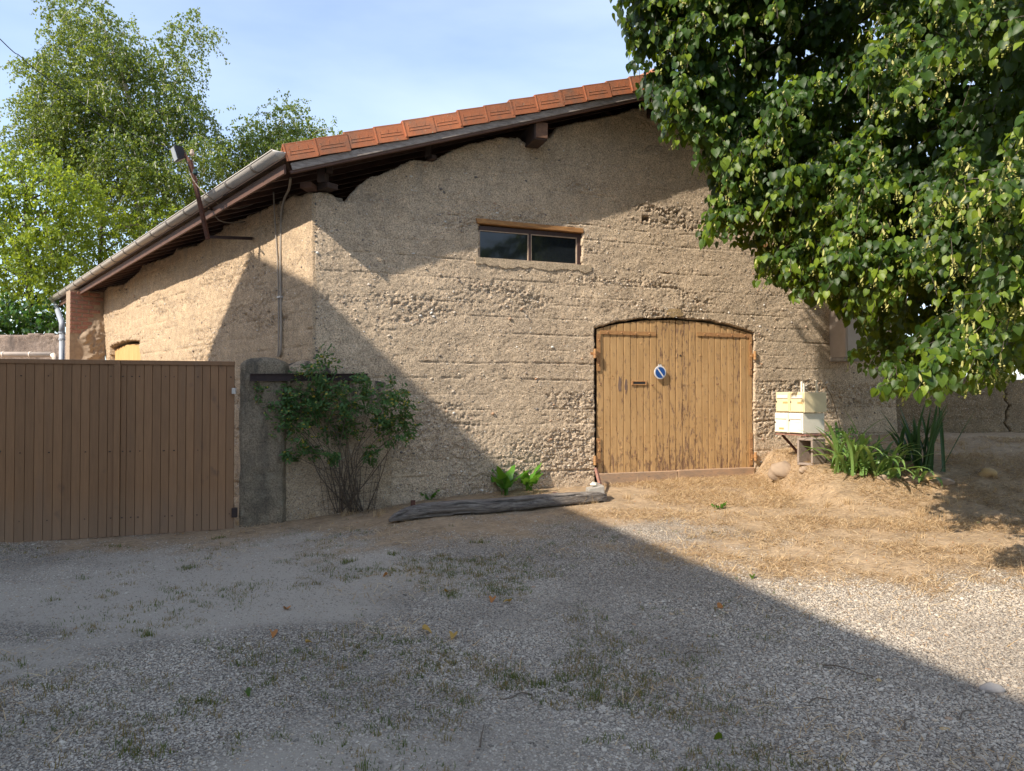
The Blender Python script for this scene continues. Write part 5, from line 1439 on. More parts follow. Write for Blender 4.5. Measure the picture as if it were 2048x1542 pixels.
# ---- linden in front, at the right
LP_ = [(1195, -60), (1228, 22), (1262, 50), (1252, 105), (1272, 160), (1282, 205), (1322, 240), (1335, 280), (1352, 292), (1385, 268), (1392, 300), (1362, 325), (1420, 345), (1432, 380), (1402, 430), (1392, 488), (1450, 486), (1500, 488), (1520, 540), (1495, 562), (1570, 562), (1590, 612), (1650, 590), (1700, 640), (1722, 690), (1678, 722), (1740, 745), (1790, 738), (1738, 788), (1800, 785), (1862, 795), (1930, 775), (1990, 782), (2050, 735), (2500, 760), (2900, 500), (2900, -700), (1195, -700)]
linden = thing('linden_tree', (7.4, 6.6, gzz(7.4, 6.6)), 'large blossoming linden tree hanging its leafy branches over the right of the yard', 'tree')
def vn3(x, y, z, seed): return (vn(x + z * .7, y + z * .31, seed) + vn(y - x * .4 + 9, z + x * .23, seed + 1)) / 2
trunkb = V3((7.4, 6.6, 0)); wood = MB()
tk = [V3((7.4, 6.6, -.1)), V3((7.35, 6.65, 1.2)), V3((7.45, 6.6, 2.6)), V3((7.35, 6.7, 4.2)), V3((7.3, 6.8, 6.5)), V3((7.2, 6.9, 8.5))]
MB().tube(smooth_path(tk, 4), [.36 - .013 * i for i in range(21)], 14).build('trunk', M_BARK, linden, smooth=True)
lime = Scatter(); flow = Scatter()
depth_of = lambda px: np.interp(px, [1200, 1400, 1500, 1600, 1700, 1800, 1900, 2048, 2300, 2900], [8.15, 8.2, 8.1, 7.75, 7.15, 6.4, 5.5, 4.6, 4.0, 3.4])
limb_targets = []
def shoot(p0_, d, L_, g_, base, tone, blossom, dark=0):
    n_ = max(5, int(L_ / .042)); pts = []
    for k in range(n_ + 1):
        t = k / n_ * L_
        pts.append(p0_ + d * t + V3((0, 0, -g_ * t * t * .6)))
    pa = np.array(pts); qx, qy = proj(pa); ok = in_poly(qx, qy, LP_)
    if ok.mean() < .6: return False
    lastk = int(np.argmin(ok)) if not ok.all() else n_ + 1
    if lastk < 3: return False
    wood.tube(pts[:lastk:2], .003, 3, cap=False)
    dirn = unit(pa[-1] - pa[0])
    for k in range(n_ + 1):
        if not ok[k]: break
        for sg_ in ((-1, 1) if k % 2 else (1,)):
            sz = base * rng.uniform(.7, 1.2) * (1.0 if k < n_ - 1 else .75)
            sd_ = unit(np.cross(dirn, (0, 0, 1)) * sg_ + rv(.35))
            pos = pts[k] + sd_ * .035 + rv(.012)
            t_ = unit(sd_ * .55 + dirn * .35 + V3((0, 0, -.85)) + rv(.25))
            nn = unit(V3((-.40, -.55, .62)) + sd_ * .25 + rv(.38))
            tip_tone = rng.uniform(.85, 1) if (k >= n_ - 3 and rng.random() < .5 and not dark) else tone + rng.normal(0, .12)  # yellower tips: young leaves, with the sunlit spray edges put into the tone
            lime.add(pos, t_, nn, sz, float(np.clip(tip_tone, 0, 1)))
        if rng.random() < blossom:
            flow.add(pts[k] + V3((0, 0, -.02)) + rv(.02), unit(V3((0, 0, -1)) + rv(.25)), unit(V3((-.5, -.6, .2)) + rv(.5)), rng.uniform(.75, 1.2))
    return True
# leafy sprays: arching side branches with shoots hanging off them, tier over tier
sprays = 0; tries = 0; cent = []
while sprays < 200 and tries < 8000:
    tries += 1
    px = rng.uniform(1215, 2130); py = rng.uniform(-130, 760)
    if not in_poly(px - 25, py + 40, LP_) or not in_poly(px + 40, py, LP_): continue
    dep = float(depth_of(px)) + rng.uniform(-.35, .7)
    if px < 1660: dep = min(dep, 8.6)
    sep = 66 + 26 * (px - 1215) / 900
    if vn(px / 140 + 3, py / 105, 77) < .45: continue
    if any((px - a) ** 2 + ((py - b) * 1.25) ** 2 < sep ** 2 for a, b in cent): continue
    tip = at(px, py, dep); cent.append((px, py))
    back_ = unit(V3((.72, .42, .30)) + rv(.22)); Ls = rng.uniform(.55, .95) * dep / 6.5
    arch_ = [tip + back_ * Ls * t + V3((0, 0, -.0 + .16 * math.sin(t * 2.2) - .06)) for t in np.linspace(0, 1, 9)]
    wood.tube(arch_[::-1], list(np.linspace(.011, .004, 9)), 5, cap=False)
    limb_targets.append((arch_[-1], dep))
    tone0 = float(np.clip(rng.normal(.48, .12), .1, .8)); bl_ = rng.choice([.06, .18, .42])
    for a_ in arch_:
        for _ in range(3 if a_ is not arch_[0] else 5):
            shoot(a_ + rv(.045), unit(V3((-.50, -.32, -.15)) + rv(.42)), rng.uniform(.20, .50) * dep / 6.8, rng.uniform(1.2, 2.4), rng.uniform(.054, .088) * np.interp(px, [1450, 1800], [1.22, 1.0]), tone0, bl_)
    sprays += 1
# inner foliage behind the sprays, shade put into a darker leaf tone
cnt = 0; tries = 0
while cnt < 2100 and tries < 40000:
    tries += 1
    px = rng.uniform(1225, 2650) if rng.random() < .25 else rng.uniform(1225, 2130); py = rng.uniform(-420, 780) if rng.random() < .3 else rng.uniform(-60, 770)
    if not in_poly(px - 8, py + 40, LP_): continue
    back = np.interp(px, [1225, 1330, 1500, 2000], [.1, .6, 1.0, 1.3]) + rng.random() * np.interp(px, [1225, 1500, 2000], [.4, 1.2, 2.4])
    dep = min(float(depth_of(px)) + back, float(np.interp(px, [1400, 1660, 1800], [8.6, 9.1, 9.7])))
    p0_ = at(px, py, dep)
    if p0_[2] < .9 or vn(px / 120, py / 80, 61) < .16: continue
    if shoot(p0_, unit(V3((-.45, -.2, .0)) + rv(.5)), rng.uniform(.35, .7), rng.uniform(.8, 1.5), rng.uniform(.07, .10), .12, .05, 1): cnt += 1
# a plain upper and far crown so that the tree is whole
for _ in range(9000):
    c_ = unit(rv()) * (rng.random() ** .33); pos = V3((8.6, 6.6, 6.6)) + c_ * V3((3.6, 4.2, 4.2))
    ax_, ay_ = proj(pos)
    if ax_ < 2090 and pos[1] > .3 and ay_ > -150: continue
    if pos[1] < 1.0 or pos[0] < 5.2: continue
    lime.add(pos, unit(V3((0, 0, -1)) + rv(.4)), unit(V3((-.3, -.4, .7)) + rv(.5)), rng.uniform(.11, .17), rng.uniform(.1, .8))
for _ in range(5200):                                     # high forward part of the crown, above the picture
    c_ = unit(rv()) * (rng.random() ** .36); pos = V3((2.9, 8.2, 7.9)) + c_ * V3((2.2, 1.7, 1.6)); ax_, ay_ = proj(pos)
    if ay_ > -60 or vn3(pos[0] * 1.6, pos[1] * 1.6, pos[2] * 1.6, 5) < .36: continue
    lime.add(pos, unit(V3((0, 0, -1)) + rv(.4)), unit(V3((-.3, -.4, .7)) + rv(.5)), rng.uniform(.10, .15), rng.uniform(.1, .8))
for k in range(5): limb_targets.append((V3((3.0 + .4 * k, 8.2 - .2 * k, 7.4)), 6)); limb_targets.append((V3((4, 7.8, 6)), 6)); limb_targets.append((V3((5, 7, 6)), 6))
# limbs from the trunk to the sprays
for tg, dep in limb_targets[::3]:
    s0_ = V3((7.35, 6.7, min(max(tg[2] + rng.uniform(.3, 1.4), 2.6), 8)))
    mid = (s0_ + tg) / 2 + V3((0, 0, rng.uniform(.3, .8))) + rv(.12)
    m2 = (mid + tg) / 2 + V3((0, 0, rng.uniform(.1, .3))) + rv(.06)
    wood.tube(smooth_path([s0_, mid, m2, tg], 5), list(np.linspace(rng.uniform(.03, .06), .006, 16)), 5, cap=False)
wood.build('branches', M_BARK, linden, smooth=True, kind='stuff')
P_ = np.array(lime.p); S_ = np.array(lime.s); ax_, ay_ = proj(P_)
dist = np.linalg.norm(P_ - EYE, axis=1)
score = S_ / dist * ((ax_ > 0) & (ax_ < 2048) & (ay_ > 0) & (ay_ < 1542))
order = np.argsort(-score); single = order[:300]; rest = order[300:]
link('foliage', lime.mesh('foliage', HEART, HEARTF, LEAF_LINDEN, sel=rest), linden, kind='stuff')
variants = []
for k in range(6):
    hv_ = [(x * (1 + .05 * math.sin(k * 2 + i)), y * (1 + .03 * math.cos(k + i)), z * (1 + .5 * math.sin(k * 1.7 + i)) + .04 * math.sin(k + y * 3)) for i, (x, y, z) in enumerate(HEART)]
    variants.append(np_mesh('leaf', np.array(hv_), [np.array([f for f in HEARTF if len(f) == 3]), np.array([f for f in HEARTF if len(f) == 4])], LEAF_LINDEN, False, {'rnd': np.full(len(HEART), .25 + .12 * k)}))
Xf, Tf, Nf = lime.frames()
lbase = V3(linden.location)
for i in single:
    r_ = lime.r[i]; k = int(np.clip((r_ - .2) / .12, 0, 5))
    o = bpy.data.objects.new('leaf', variants[k]); COL.objects.link(o); s_ = lime.s[i]
    M4 = Matrix.Identity(4)
    for a in range(3):
        M4[a][0], M4[a][1], M4[a][2], M4[a][3] = Xf[i][a] * s_, Tf[i][a] * s_, Nf[i][a] * s_, P_[i][a] - lbase[a]
    o.parent = linden; o.matrix_basis = M4
# blossoms: a pale bract and a hanging bunch of buds
FV = [(0, 0, 0), (.007, .02, .006), (.008, .045, .014), (0, .062, .02), (-.008, .045, .010), (-.008, .02, .002)]; FF = [(0, 1, 2, 3), (0, 3, 4, 5)]
random.seed(4)
for k in range(6):
    c_ = V3((random.uniform(-.022, .022), random.uniform(.07, .10), random.uniform(-.02, .02) + .01)); o_ = len(FV); r_ = .0078
    FV += [tuple(c_ + V3(d) * r_) for d in ((1, 0, 0), (-1, 0, 0), (0, 1, 0), (0, -1, 0), (0, 0, 1), (0, 0, -1))]
    FF += [tuple(o_ + j for j in f) for f in ((0, 2, 4), (2, 1, 4), (1, 3, 4), (3, 0, 4), (2, 0, 5), (1, 2, 5), (3, 1, 5), (0, 3, 5))]
    FV += [(0, .03, 0), (.0015, .03, 0), tuple(c_)]; FF += [(o_ + 6, o_ + 7, o_ + 8)]
link('blossoms', flow.mesh('blossoms', FV, FF, LEAF_FLOWER), linden, kind='stuff')

# ---- trees and hedge behind
def strings_tree(name, label, base, trunk_pts, tr, clumps, leafm, depth, dj, leaf, bark, template=(DIAM, DIAMF), droop=1.0, per=165, cat='tree', slen=(.3, .85), twig=.006):
    """clumps: (px, py, radius_px, density)"""
    t = thing(name, base, label, cat); w = MB(); sca = Scatter()
    if trunk_pts:
        w0 = MB(); w0.tube(smooth_path(trunk_pts, 5), list(np.linspace(tr, tr * .25, (len(trunk_pts) - 1) * 5 + 1)), 9); w0.build('trunk', bark, t, smooth=True)
    for (cx, cy_, rr, den) in clumps:
        dp_ = depth + rng.uniform(-dj, dj) * .6; C = at(cx, cy_, dp_); rm = rr / F * dp_
        if trunk_pts and rr > 27:
            zq = [p[2] for p in trunk_pts]; zz = min(max(C[2] - rm * .8, zq[0] + 1.5), zq[-1]); tx = V3([np.interp(zz, zq, [p[i] for p in trunk_pts]) for i in range(3)])
            w.tube(smooth_path([tx, (tx + C) / 2 + V3((0, 0, .15)), C], 4), list(np.linspace(.03, .008, 9)), 4, cap=False)
        for _ in range(int(den * per * (rr / 50) ** 1.7)):
            u = unit(rv()) * rng.random() ** .42
            p0_ = C + u * V3((rm, rm * 1.1 + dj * .25, rm)); L_ = rng.uniform(*slen)
            d = unit(V3((u[0], u[1], .2)) + rv(.4)); tone = float(np.clip(rng.normal(.45, .2), 0, 1)); n_ = int(L_ / .06)
            pts = []; q_ = p0_.copy(); dd_ = d.copy()
            for k in range(n_):
                dd_ = unit(dd_ + V3((0, 0, -.16 * droop)) + rv(.05)); q_ = q_ + dd_ * .06; pts.append(q_.copy())
                for _j in range(2):
                    s_ = leaf * rng.uniform(.7, 1.25)
                    sca.add(q_ + rv(.035), unit(V3((0, 0, -.7)) + rv(.55)), unit(V3((-.35, -.45, .5)) + rv(.6)), s_, float(np.clip(tone + rng.normal(0, .15), 0, 1)))
            if rng.random() < .35: w.tube(pts[::4] + [pts[-1]], twig, 3, cap=False)
    if w.v: w.build('branches', bark, t, kind='stuff')
    link('foliage', sca.mesh('foliage', template[0], template[1], leafm), t, kind='stuff')
    return t, len(sca.p)
D1 = 23.0
tp = [at(283, 900, D1), at(287, 640, D1), at(282, 460, D1), at(268, 300, D1), at(258, 200, D1), at(230, 110, D1), at(200, 40, D1)]; tp[0][2] = 0
cl = [(185, 15, 24, 1.0), (150, 50, 34, 1.2), (195, 80, 36, 1.2), (125, 95, 28, .9), (110, 15, 9, .9), (128, 30, 12, .8), (170, 150, 55, 1.3), (235, 110, 42, 1.2), (255, 60, 20, .9), (285, 150, 42, 1.2), (110, 165, 45, 1.2), (70, 140, 16, .8),
      (88, 215, 34, 1.1), (45, 205, 8, .5), (130, 240, 60, 1.3), (200, 220, 60, 1.3), (270, 230, 55, 1.3), (335, 190, 38, 1.0), (345, 130, 26, .9), (375, 80, 22, .9), (395, 50, 20, .8), (410, 75, 12, .8), (395, 145, 16, .8), (345, 95, 20, .7), (375, 215, 30, 1.0),
      (100, 310, 60, 1.2), (180, 320, 70, 1.4), (260, 320, 65, 1.4), (330, 280, 55, 1.2), (390, 260, 38, 1.0), (85, 280, 30, 1.0), (410, 310, 34, 1.0), (330, 360, 55, 1.1), (240, 400, 60, 1.2), (370, 400, 40, 1.0), (310, 440, 45, 1.0)]
t_, c_ = strings_tree('birch_tree', 'tall silver birch with drooping shoots behind the far end of the barn', (tp[0][0], tp[0][1], 0), tp, .14, cl, LEAF_BIRCH, D1, 1.6, .085, M_BIRCHBARK)
D2 = 25.0
tp = [at(560, 900, D2), at(560, 500, D2), at(555, 330, D2), at(565, 240, D2)]; tp[0][2] = 0
cl = [(572, 215, 16, .9), (560, 245, 26, 1.0), (595, 200, 10, .7), (520, 270, 30, 1.0), (500, 240, 14, .7), (560, 285, 36, 1.2), (610, 262, 24, 1.0), (640, 270, 18, .8), (670, 268, 12, .7), (480, 310, 32, 1.1), (530, 320, 36, 1.2), (450, 350, 34, 1.1), (450, 218, 6, .5), (590, 300, 30, 1.1), (630, 300, 28, 1.0), (430, 400, 34, 1.1), (500, 360, 40, 1.1), (470, 290, 20, .8)]
strings_tree('birch_tree', 'shorter birch whose top shows above the lower roof corner', (tp[0][0], tp[0][1], 0), tp, .10, cl, LEAF_BIRCH, D2, 1.3, .085, M_BIRCHBARK)
D3 = 19.5
tp = [at(60, 900, D3), at(60, 600, D3), at(55, 480, D3), at(50, 380, D3)]; tp[0][2] = 0
cl = [(20, 340, 40, 1.2), (75, 350, 45, 1.2), (130, 350, 30, 1.0), (10, 410, 50, 1.2), (80, 420, 60, 1.4), (150, 410, 45, 1.2), (190, 380, 28, 1.0), (20, 490, 60, 1.4), (90, 500, 60, 1.4), (30, 570, 55, 1.3), (95, 575, 40, 1.2), (-60, 400, 60, 1.0), (-60, 520, 60, 1.0), (130, 550, 30, 1.0)]
strings_tree('leafy_tree', 'bright yellow green leafy tree at the left edge above the gate', (tp[0][0], tp[0][1], 0), tp, .12, cl, LEAF_BRIGHT, D3, 1.2, .095, M_BARK, (OVAL, OVALF), .6, 58)
D4 = 21.5
tp = [at(200, 900, D4), at(200, 640, D4), at(200, 520, D4), at(205, 430, D4)]; tp[0][2] = 0
cl = [(150, 480, 50, 1.3), (210, 470, 55, 1.3), (270, 480, 45, 1.2), (320, 450, 35, 1.1), (180, 540, 50, 1.3), (240, 530, 35, 1.2), (140, 590, 30, 1.1), (220, 420, 35, 1.0), (350, 420, 26, 1.0), (250, 600, 40, 1.0), (330, 520, 40, 1.0)]
strings_tree('leafy_tree', 'mid green leafy tree between the birch trunk and the sloping gutter', (tp[0][0], tp[0][1], 0), tp, .12, cl, LEAF_BRIGHT, D4, 1.0, .09, M_BARK, (OVAL, OVALF), .7, 58)
cl = [(10, 640, 34, 1.6), (60, 640, 34, 1.6), (105, 645, 26, 1.6), (-50, 640, 36, 1.2), (35, 610, 25, 1.2), (115, 620, 14, 1.0), (15, 668, 22, 1.6), (65, 668, 22, 1.6), (100, 665, 16, 1.6)]
strings_tree('laurel_hedge', 'glossy dark green laurel hedge above the rubble wall', at(40, 900, 18.6) * V3((1, 1, 0)), None, 0, cl, LEAF_LAUREL, 18.7, .6, .13, M_BARK, (OVAL, OVALF), -.3, 46, 'hedge', (.2, .5))

# ---- rose bush in a wire cage
RB = G(708, 1018) - V3((0, .22, 0)); rose = thing('rose_bush', RB, 'sparse rose bush with yellowing leaves growing against the shaded wall', 'rose bush')
cl = [(640, 735, 34), (615, 775, 44), (672, 770, 34), (545, 798, 36), (518, 790, 20), (560, 828, 26), (612, 905, 16), (660, 905, 16), (590, 800, 36), (700, 795, 44), (745, 805, 38), (790, 790, 30), (800, 830, 34), (790, 868, 30), (815, 855, 18), (600, 850, 46), (650, 850, 40), (565, 860, 22), (555, 893, 16), (690, 850, 34), (742, 905, 16), (575, 905, 10), (720, 765, 24), (635, 810, 34), (760, 850, 20)]
ros = Scatter(); canes = MB()
for (cx, cy_, rr) in cl:
    dpp = RB[1] + rng.uniform(-.50, -.05); C = at(cx, cy_, dpp); rm = rr / F * dpp
    b0_ = RB + V3((rng.uniform(-.16, .16), rng.uniform(-.1, .1), 0)); mid = b0_ * .45 + C * .55 + V3(((b0_[0] - C[0]) * .25, rng.uniform(-.1, .1), .02))
    canes.tube(smooth_path([b0_, (b0_ + mid) / 2 + rv(.03), mid + rv(.03), C], 5), list(np.linspace(.008, .003, 16)), 5)
    for _ in range(int(10.5 * (rr / 30) ** 1.1)):
        u = unit(rv()) * rng.random() ** .45; e_ = C + u * rm * V3((1, 1, 1)); 
        dd_ = unit(e_ - C + V3((0, 0, -.01)) + rv(.03)); st = C + (e_ - C) * .4; pts = [st, (st + e_) / 2 + rv(.015), e_]
        if rng.random() < .6: canes.tube(pts, .002, 3, cap=False)
        tone = rng.random()
        for k in range(7):                                 # pinnate leaves
            q_ = e_ + rv(rm * .22); ax = unit(dd_ + rv(.6) + V3((0, 0, -.2))); sdx = unit(np.cross(ax, (0, 0, 1)) + rv(.1)); nn = unit(V3((-.1, -.6, .7)) + rv(.5))
            for j in range(3):
                for sg_ in (-1, 1):
                    ros.add(q_ + ax * .02 * j + sdx * sg_ * .008, unit(sdx * sg_ + ax * .5 + V3((0, 0, -.2))), nn, rng.uniform(.028, .044), float(np.clip(rng.random() * .90 if rng.random() > .06 else rng.uniform(.87, 1), 0, 1)))
            ros.add(q_ + ax * .06, ax, nn, .034, rng.random() * .85)
for k in range(7):                                       # bare lower canes
    b0_ = RB + V3((rng.uniform(-.14, .2), rng.uniform(-.1, .1), 0)); e_ = at(rng.uniform(600, 800), rng.uniform(780, 930), RB[1] + rng.uniform(-.4, .0))
    canes.tube(smooth_path([b0_, b0_ * .5 + e_ * .5 + rv(.07), e_], 6), list(np.linspace(.009, .003, 13)), 4)
canes.build('canes', M_STEM, rose, smooth=True)
link('foliage', ros.mesh('foliage', OVAL, OVALF, LEAF_ROSE), rose, kind='stuff')
cage = MB(); cr = .42; cc = RB + V3((-.02, 0, 0))
for k in range(22):
    t = 2 * math.pi * k / 22; a = cc + V3((cr * .75 * math.cos(t), cr * .45 * math.sin(t), 0)); b = cc + V3((cr * .95 * math.cos(t), cr * .6 * math.sin(t), .58 + .03 * math.sin(k * 3)))
    cage.tube([a, (a + b) / 2 + rv(.012), b], .0022, 4)
for j in range(6):
    h = .06 + j * .1; pts = [cc + V3((cr * (.75 + .2 * h / .58) * math.cos(t), cr * (.45 + .15 * h / .58) * math.sin(t), h + .015 * math.sin(3 * t + j))) for t in np.linspace(0, 2 * math.pi, 23)]
    cage.tube(pts, .002, 4)
o = cage.build('wire_cage', M_WIRE); tag(o, 'rusty wire mesh cage round the foot of the rose bush', 'wire cage')

# ---- iris clumps, each blade a leaf
def blade(b0, az, lean, ln, w, curl, mats, parent, rnd, k):
    """strap shaped leaf arching outwards"""
    d = V3((math.cos(az), math.sin(az), 0)); sd_ = V3((-math.sin(az), math.cos(az), 0)); n_ = 9; vs = []; p_ = V3(b0); a = lean
    for i in range(n_ + 1):
        t = i / n_; wd = w * (1 - .15 * (1 - t)) * (1 if t < .55 else max(0.03, 1 - ((t - .55) / .45) ** 1.8)); up = V3((0, 0, 1)) * math.cos(a) + d * math.sin(a); nr = d * math.cos(a) - V3((0, 0, 1)) * math.sin(a)
        vs += [p_ - sd_ * wd - nr * wd * .25, p_ + nr * wd * .15, p_ + sd_ * wd - nr * wd * .25]
        p_ = p_ + up * ln / n_; a += curl / n_ * (.4 + 1.5 * t)
    f = []
    for i in range(n_):
        f += [(3 * i, 3 * i + 1, 3 * i + 4, 3 * i + 3), (3 * i + 1, 3 * i + 2, 3 * i + 5, 3 * i + 4)]
    me = np_mesh('leaf', np.array(vs), [np.array(f)], mats, True, {'rnd': np.full(len(vs), rnd)})
    return link('leaf', me, parent)
def iris(px, py, n_, label, lo, hi, lean, curl, mats, spread=.12, az0=0, azr=math.pi, wd=(.020, .033)):
    g = G(px, py); t = thing('iris_clump', g, label, 'iris', 'iris clumps at the foot of the wall')
    for k in range(n_):
        b0 = g + V3((rng.normal(0, spread), rng.normal(0, spread * .7), -.02)); az = az0 + rng.uniform(-azr, azr)
        blade(b0, az, abs(rng.normal(lean, lean * .5)), rng.uniform(lo, hi), rng.uniform(*wd), rng.uniform(*curl), mats, t, float(rng.random()), k)
iris(1702, 945, 62, 'sunlit iris clump with arching pale green blades below the mailboxes', .55, .95, .45, (.5, 2.3), LEAF_IRIS, .12)
iris(1768, 952, 38, 'low drooping iris clump right of the brightest one', .45, .75, .55, (.6, 2.4), LEAF_IRIS, .11)
iris(1850, 940, 26, 'tall upright dark iris clump in the shade by the wall corner', .7, 1.0, .22, (.1, .5), LEAF_IRISSHADE, .09, wd=(.018, .03))
iris(1815, 922, 16, 'small shaded iris clump between the sunlit and the tall one', .4, .65, .3, (.3, 1.2), LEAF_IRISSHADE, .08)
iris(1842, 958, 7, 'few bright iris blades hanging forward under the tall dark clump', .3, .42, .7, (1.4, 2.2), LEAF_IRIS, .07, az0=-1.6, azr=.7)

# ---- leafy greens and small weeds
def greens(px, py, n_, label, h, m=LEAF_CHARD, w=.05):
    g = G(px, py); t = thing('leafy_plant', g, label, 'plant', 'leafy greens at the wall foot')
    for k in range(n_):
        az = rng.uniform(0, 6.28); lean = rng.uniform(.05, .7); ln = h * rng.uniform(.6, 1.1); d = V3((math.cos(az), math.sin(az), 0)); sd_ = V3((-math.sin(az), math.cos(az), 0)); vs = []; f = []; nn = 8; p_ = g + rv(.02) * V3((1, 1, 0)); a = lean
        for i in range(nn + 1):
            tt = i / nn; wd = .005 if tt < .3 else w * math.sin(math.pi * min(1, (tt - .25) / .75) ** .8) * (1 + .25 * math.sin(i * 2.7 + k)) + .004
            nr = d * math.cos(a) - zv * math.sin(a); rf_ = .018 * math.sin(i * 2.2 + k)
            vs += [p_ - sd_ * wd + nr * (rf_ + wd * .3), p_, p_ + sd_ * wd + nr * (-rf_ + wd * .3)]
            p_ = p_ + (zv * math.cos(a) + d * math.sin(a)) * ln / nn; a += .12
        for i in range(nn): f += [(3 * i, 3 * i + 1, 3 * i + 4, 3 * i + 3), (3 * i + 1, 3 * i + 2, 3 * i + 5, 3 * i + 4)]
        link('leaf', np_mesh('leaf', np.array(vs), [np.array(f)], m, True, {'rnd': np.full(len(vs), float(rng.random()))}), t)
greens(1012, 990, 13, 'larger leafy green plant behind the old timber, partly in shadow', .52, w=.06)
greens(1056, 982, 10, 'smaller bright leafy green plant beside it in the sun', .44, w=.05)
greens(858, 1000, 6, 'little dark green weed in shadow behind the timber', .2, w=.025)
greens(538, 985, 5, 'tiny green sprig in front of the gate pillar', .10, LEAF_ROSE, .02)
greens(1440, 1018, 7, 'small bright weed tuft in the sunny soil before the door', .12, w=.014)
def herb(px, py, h, n_, label, leaf=.03, m=LEAF_CHARD, depth=None, r=.1):
    g = G(px, py); t = thing('herb_plant', g, label, 'plant'); s_ = Scatter(); w = MB()
    for k in range(n_):
        e_ = g + zv * h * rng.uniform(.55, 1) + rv(r) * V3((1, 1, .6)); w.tube(smooth_path([g + rv(.02) * V3((1, 1, 0)), (g + e_) / 2 + rv(.02), e_], 4), .003, 4)
        for j in range(12): s_.add(e_ + rv(.03), unit(rv() + zv * .2), unit(V3((-.3, -.5, .7)) + rv(.4)), leaf * rng.uniform(.7, 1.2))
    w.build('stems', M_STEM, t); link('foliage', s_.mesh('foliage', OVAL, OVALF, m), t, kind='stuff')
herb(1688, 930, .55, 16, 'bright green herb with small leaves standing between mailboxes and irises', .035)
herb(775, 1005, .16, 7, 'low dark green weed at the wall foot right of the rose bush', .035, LEAF_ROSE)
# a dried flower stalk by the mailboxes
g = G(1690, 925); o = MB().tube(smooth_path([g, g + V3((-.05, 0, .4)), g + V3((-.16, .0, .85)), g + V3((-.25, .0, 1.02))], 5), .004, 5).build('dry_stalk', M_STEM); tag(o, 'thin dry flower stalk rising past the right side of the mailboxes', 'stalk')

# ---- dry grass, weeds and litter on the ground
bl = [(-.5, 0, 0), (.5, 0, 0), (.35, .5, .12), (-.35, .5, .12), (0, 1, .10)]
blf = [(0, 1, 2, 3), (3, 2, 4)]
def scatter_xy(n_, fn, xr=(-8, 9), yr=(2.6, 11.3)):
    x = rng.uniform(*xr, n_); y = rng.uniform(*yr, n_); px_, py_ = proj(np.stack([x, y, gz(x, y)], -1))
    ok = (px_ > -60) & (px_ < 2110) & (py_ < 1620) & (rng.random(n_) < fn(x, y))
    x, y = x[ok], y[ok]
    fr = ((np.stack([x, y], -1) - CORNER[:2]) @ NR[:2]) > .03             # only in front of the barn
    fr |= x > 6.3
    return x[fr], y[fr]
straw = Scatter()
def f_straw(x, y):
    base = soil_mask(x, y) * ss(-4.5, -2.0, x) * (.15 + .85 * ss(-.3, 2.2, x)) * ss(.40, .60, fbm(x * 1.3, y * 2.0, 4, 88))
    return np.clip(base + .12 * ss(1.0, 3.0, x) * ss(4.2, 6.0, y) + .10 * ss(.55, .7, fbm(x * 1.1, y * 1.3, 4, 91)) * (1 - soil_mask(x, y)), 0, 1)
x, y = scatter_xy(420000, f_straw)
print('straw', len(x))
for a, b in zip(x[:48000], y[:48000]):
    az = rng.uniform(0, 6.28); up = abs(rng.normal(.08, .22)); ln = rng.uniform(.04, .14)
    straw.add((a, b, gzz(a, b) + .004), V3((math.cos(az), math.sin(az), up)), unit(zv + rv(.3)), (rng.uniform(.003, .0058), ln, ln))
# tufts of standing dry grass
def tuft(sca, x0, y0, n_, h, w, lo, hi, lean=.6):
    for _ in range(n_):
        az = rng.uniform(0, 6.28); le = abs(rng.normal(lean, lean * .5)); hh = h * rng.uniform(.5, 1.2)
        sca.add((x0 + rng.normal(0, .028), y0 + rng.normal(0, .022), gzz(x0, y0) - .004), V3((math.cos(az) * le, math.sin(az) * le, 1)), unit(V3((-math.cos(az), -math.sin(az), le + .2))), (w * rng.uniform(.7, 1.3), hh, hh * 1.2), rng.uniform(lo, hi))
x, y = scatter_xy(1500, lambda x, y: soil_mask(x, y) * ss(.3, 2.5, x) * .5)
for a, b in zip(x[:260], y[:260]): tuft(straw, a, b, 16, .08, .0042, 0, 1, .9)
for px, py in ((1850, 1030), (1905, 1010), (1840, 1022), (1870, 1036), (1290, 968), (1350, 965), (1250, 1000), (1180, 1010), (1550, 970), (500, 1046), (482, 1050), (620, 1035), (760, 1030), (700, 1030), (1650, 1015), (1700, 1005)):
    g = G(px, py)
    for _ in range(3): tuft(straw, g[0] + rng.normal(0, .05), g[1] + rng.normal(0, .04), 16, .12, .004, .3, 1, .9)
o = link('dry_grass', straw.mesh('dry_grass', bl, blf, LEAF_STRAW), kind='stuff', label='straw coloured dry grass lying over the soil of the yard')
weed = Scatter()
def f_weed(x, y):
    lane = np.exp(-((x - (.30 + (4 - y) * .38)) / .55) ** 2) * ss(7.2, 6.3, y)
    return np.clip((1 - soil_mask(x, y)) * (.10 + 2.6 * lane + .35 * np.exp(-((x + 1.6) / 1.4) ** 2)) * ss(.45, .60, fbm(x * 1.7, y * 1.7, 4, 95)) * ss(2.6, 1.1, x), 0, 1)
x, y = scatter_xy(60000, f_weed)
print('weeds', len(x))
for a, b in zip(x[:6500], y[:6500]):
    k_ = rng.random(); lane_g = .0 if k_ < .5 else .35
    tuft(weed, a, b, int(rng.uniform(6, 14)), rng.uniform(.022, .050), .0046, 0 if k_ < .45 else .45, .4 if k_ < .45 else 1.0, 1.1)
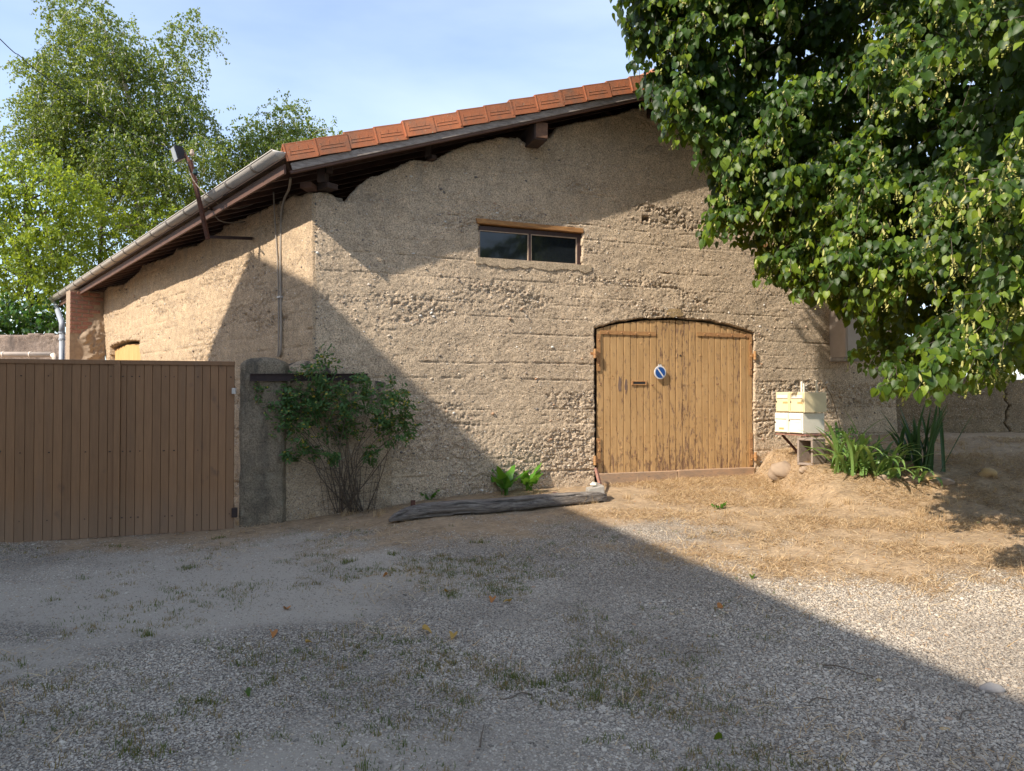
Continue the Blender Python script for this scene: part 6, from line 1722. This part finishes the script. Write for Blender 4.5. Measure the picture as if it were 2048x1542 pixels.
for px, py, n_, hh in ((1190, 1400, 3, .07), (1060, 1355, 5, .05), (1080, 1372, 5, .05), (1125, 1365, 4, .05), (265, 1500, 3, .06), (320, 1520, 3, .05), (475, 1480, 3, .04), (560, 1470, 2, .04), (1205, 1480, 3, .04), (390, 1400, 4, .05), (410, 1405, 3, .05), (385, 1135, 4, .06), (690, 1125, 4, .06), (905, 1190, 6, .05), (780, 1110, 4, .05), (960, 1085, 4, .06), (440, 1078, 3, .06), (215, 1095, 3, .06), (1310, 1500, 3, .05), (300, 1270, 3, .06)):
    g = G(px, py)
    for _ in range(n_): tuft(weed, g[0] + rng.normal(0, .04), g[1] + rng.normal(0, .04), 18, hh * .9, .005, 0, .6, 1.1)
link('weeds', weed.mesh('weeds', bl, blf, LEAF_WEED), kind='stuff', label='low green and yellowing weeds sprouting in the gravel')
# crumbs of soil and leaf litter
lit = Scatter()
x, y = scatter_xy(16000, lambda x, y: soil_mask(x, y) * .5 * ss(.3, .6, fbm(x * 2, y * 2, 3, 99)))
for a, b in zip(x[:5000], y[:5000]):
    lit.add((a, b, gzz(a, b) + .006), V3((rng.normal(), rng.normal(), rng.normal(0, .2))), unit(zv + rv(.4)), rng.uniform(.008, .022), rng.random())
link('leaf_litter', lit.mesh('leaf_litter', OVAL, OVALF, LEAF_FALLEN), kind='stuff', label='brown scraps of dead leaves on the soil')
fl_px = [(575, 1222, 'orange fallen leaf on the gravel near the middle left'), (545, 1268, 'small orange fallen leaf low in the weedy gravel'), (612, 1290, 'curled yellow leaf in the gravel left of the weeds'), (1020, 1207, 'yellow leaf at the right end of the green weeds'), (985, 1200, 'orange leaf beside the green weed patch'), (895, 1185, 'yellow leaf among the green weeds'), (845, 1263, 'yellow leaf below the weed patch, left one'), (907, 1272, 'yellow leaf below the weed patch, right one'), (775, 1152, 'orange leaf on the grey gravel above the weeds'), (1435, 1217, 'orange leaf just inside the shadow edge'), (1505, 1155, 'fresh green leaf on the sunlit gravel'), (1445, 1482, 'green leaf on the gravel at the bottom right'), (1955, 1046, 'green leaf at the edge of the tree shadow'), (490, 1388, 'dark green leaf on the gravel at lower left')]
for px, py, lb in fl_px:
    g = G(px, py); gm_ = 'green' in lb.split()[:3]; me = np_mesh('fallen_leaf', np.array(HEART) * V3((1, 1, 2.2)) * rng.uniform(.045, .065), [np.array([f for f in HEARTF if len(f) == 3]), np.array([f for f in HEARTF if len(f) == 4])], LEAF_LINDEN if gm_ else LEAF_FALLEN, False, {'rnd': np.full(12, .7 if gm_ else (.1 if 'yellow' in lb else .5))})
    o = link('fallen_leaf', me, label=lb, cat='leaf', group='fallen leaves on the yard'); o.location = tuple(g + zv * .014); o.rotation_euler = (rng.normal(0, .3), rng.normal(0, .3), rng.uniform(0, 6.28))
tw = [((1618, 1412), (1672, 1402), 'dark curved twig on the shaded gravel'), ((1920, 1445), (1955, 1420), 'forked twig at the lower right edge'), ((1065, 1000 + 395), (1000, 1405), 'thin pale twig crossing the weeds'), ((1370, 1313), (1410, 1310), 'short dark twig on the gravel'), ((1645, 1335), (1750, 1360), 'long reddish twig below the shadow edge'), ((1810, 1465), (1822, 1435), 'small hooked twig near the lower right'), ((960, 1500), (968, 1455), 'thin upright twig among the pebbles')]
for a, b, lb in tw:
    A_, B_ = G(*a) + zv * .015, G(*b) + zv * .018; pts = smooth_path([A_, A_ * .65 + B_ * .35 + V3((0, .02, .01)), A_ * .3 + B_ * .7 - V3((0, .015, -.004)), B_], 4)
    o = MB().tube(pts, list(np.linspace(.005, .002, len(pts))), 5).build('twig', M_STEM); tag(o, lb, 'twig', 'twigs on the gravel')
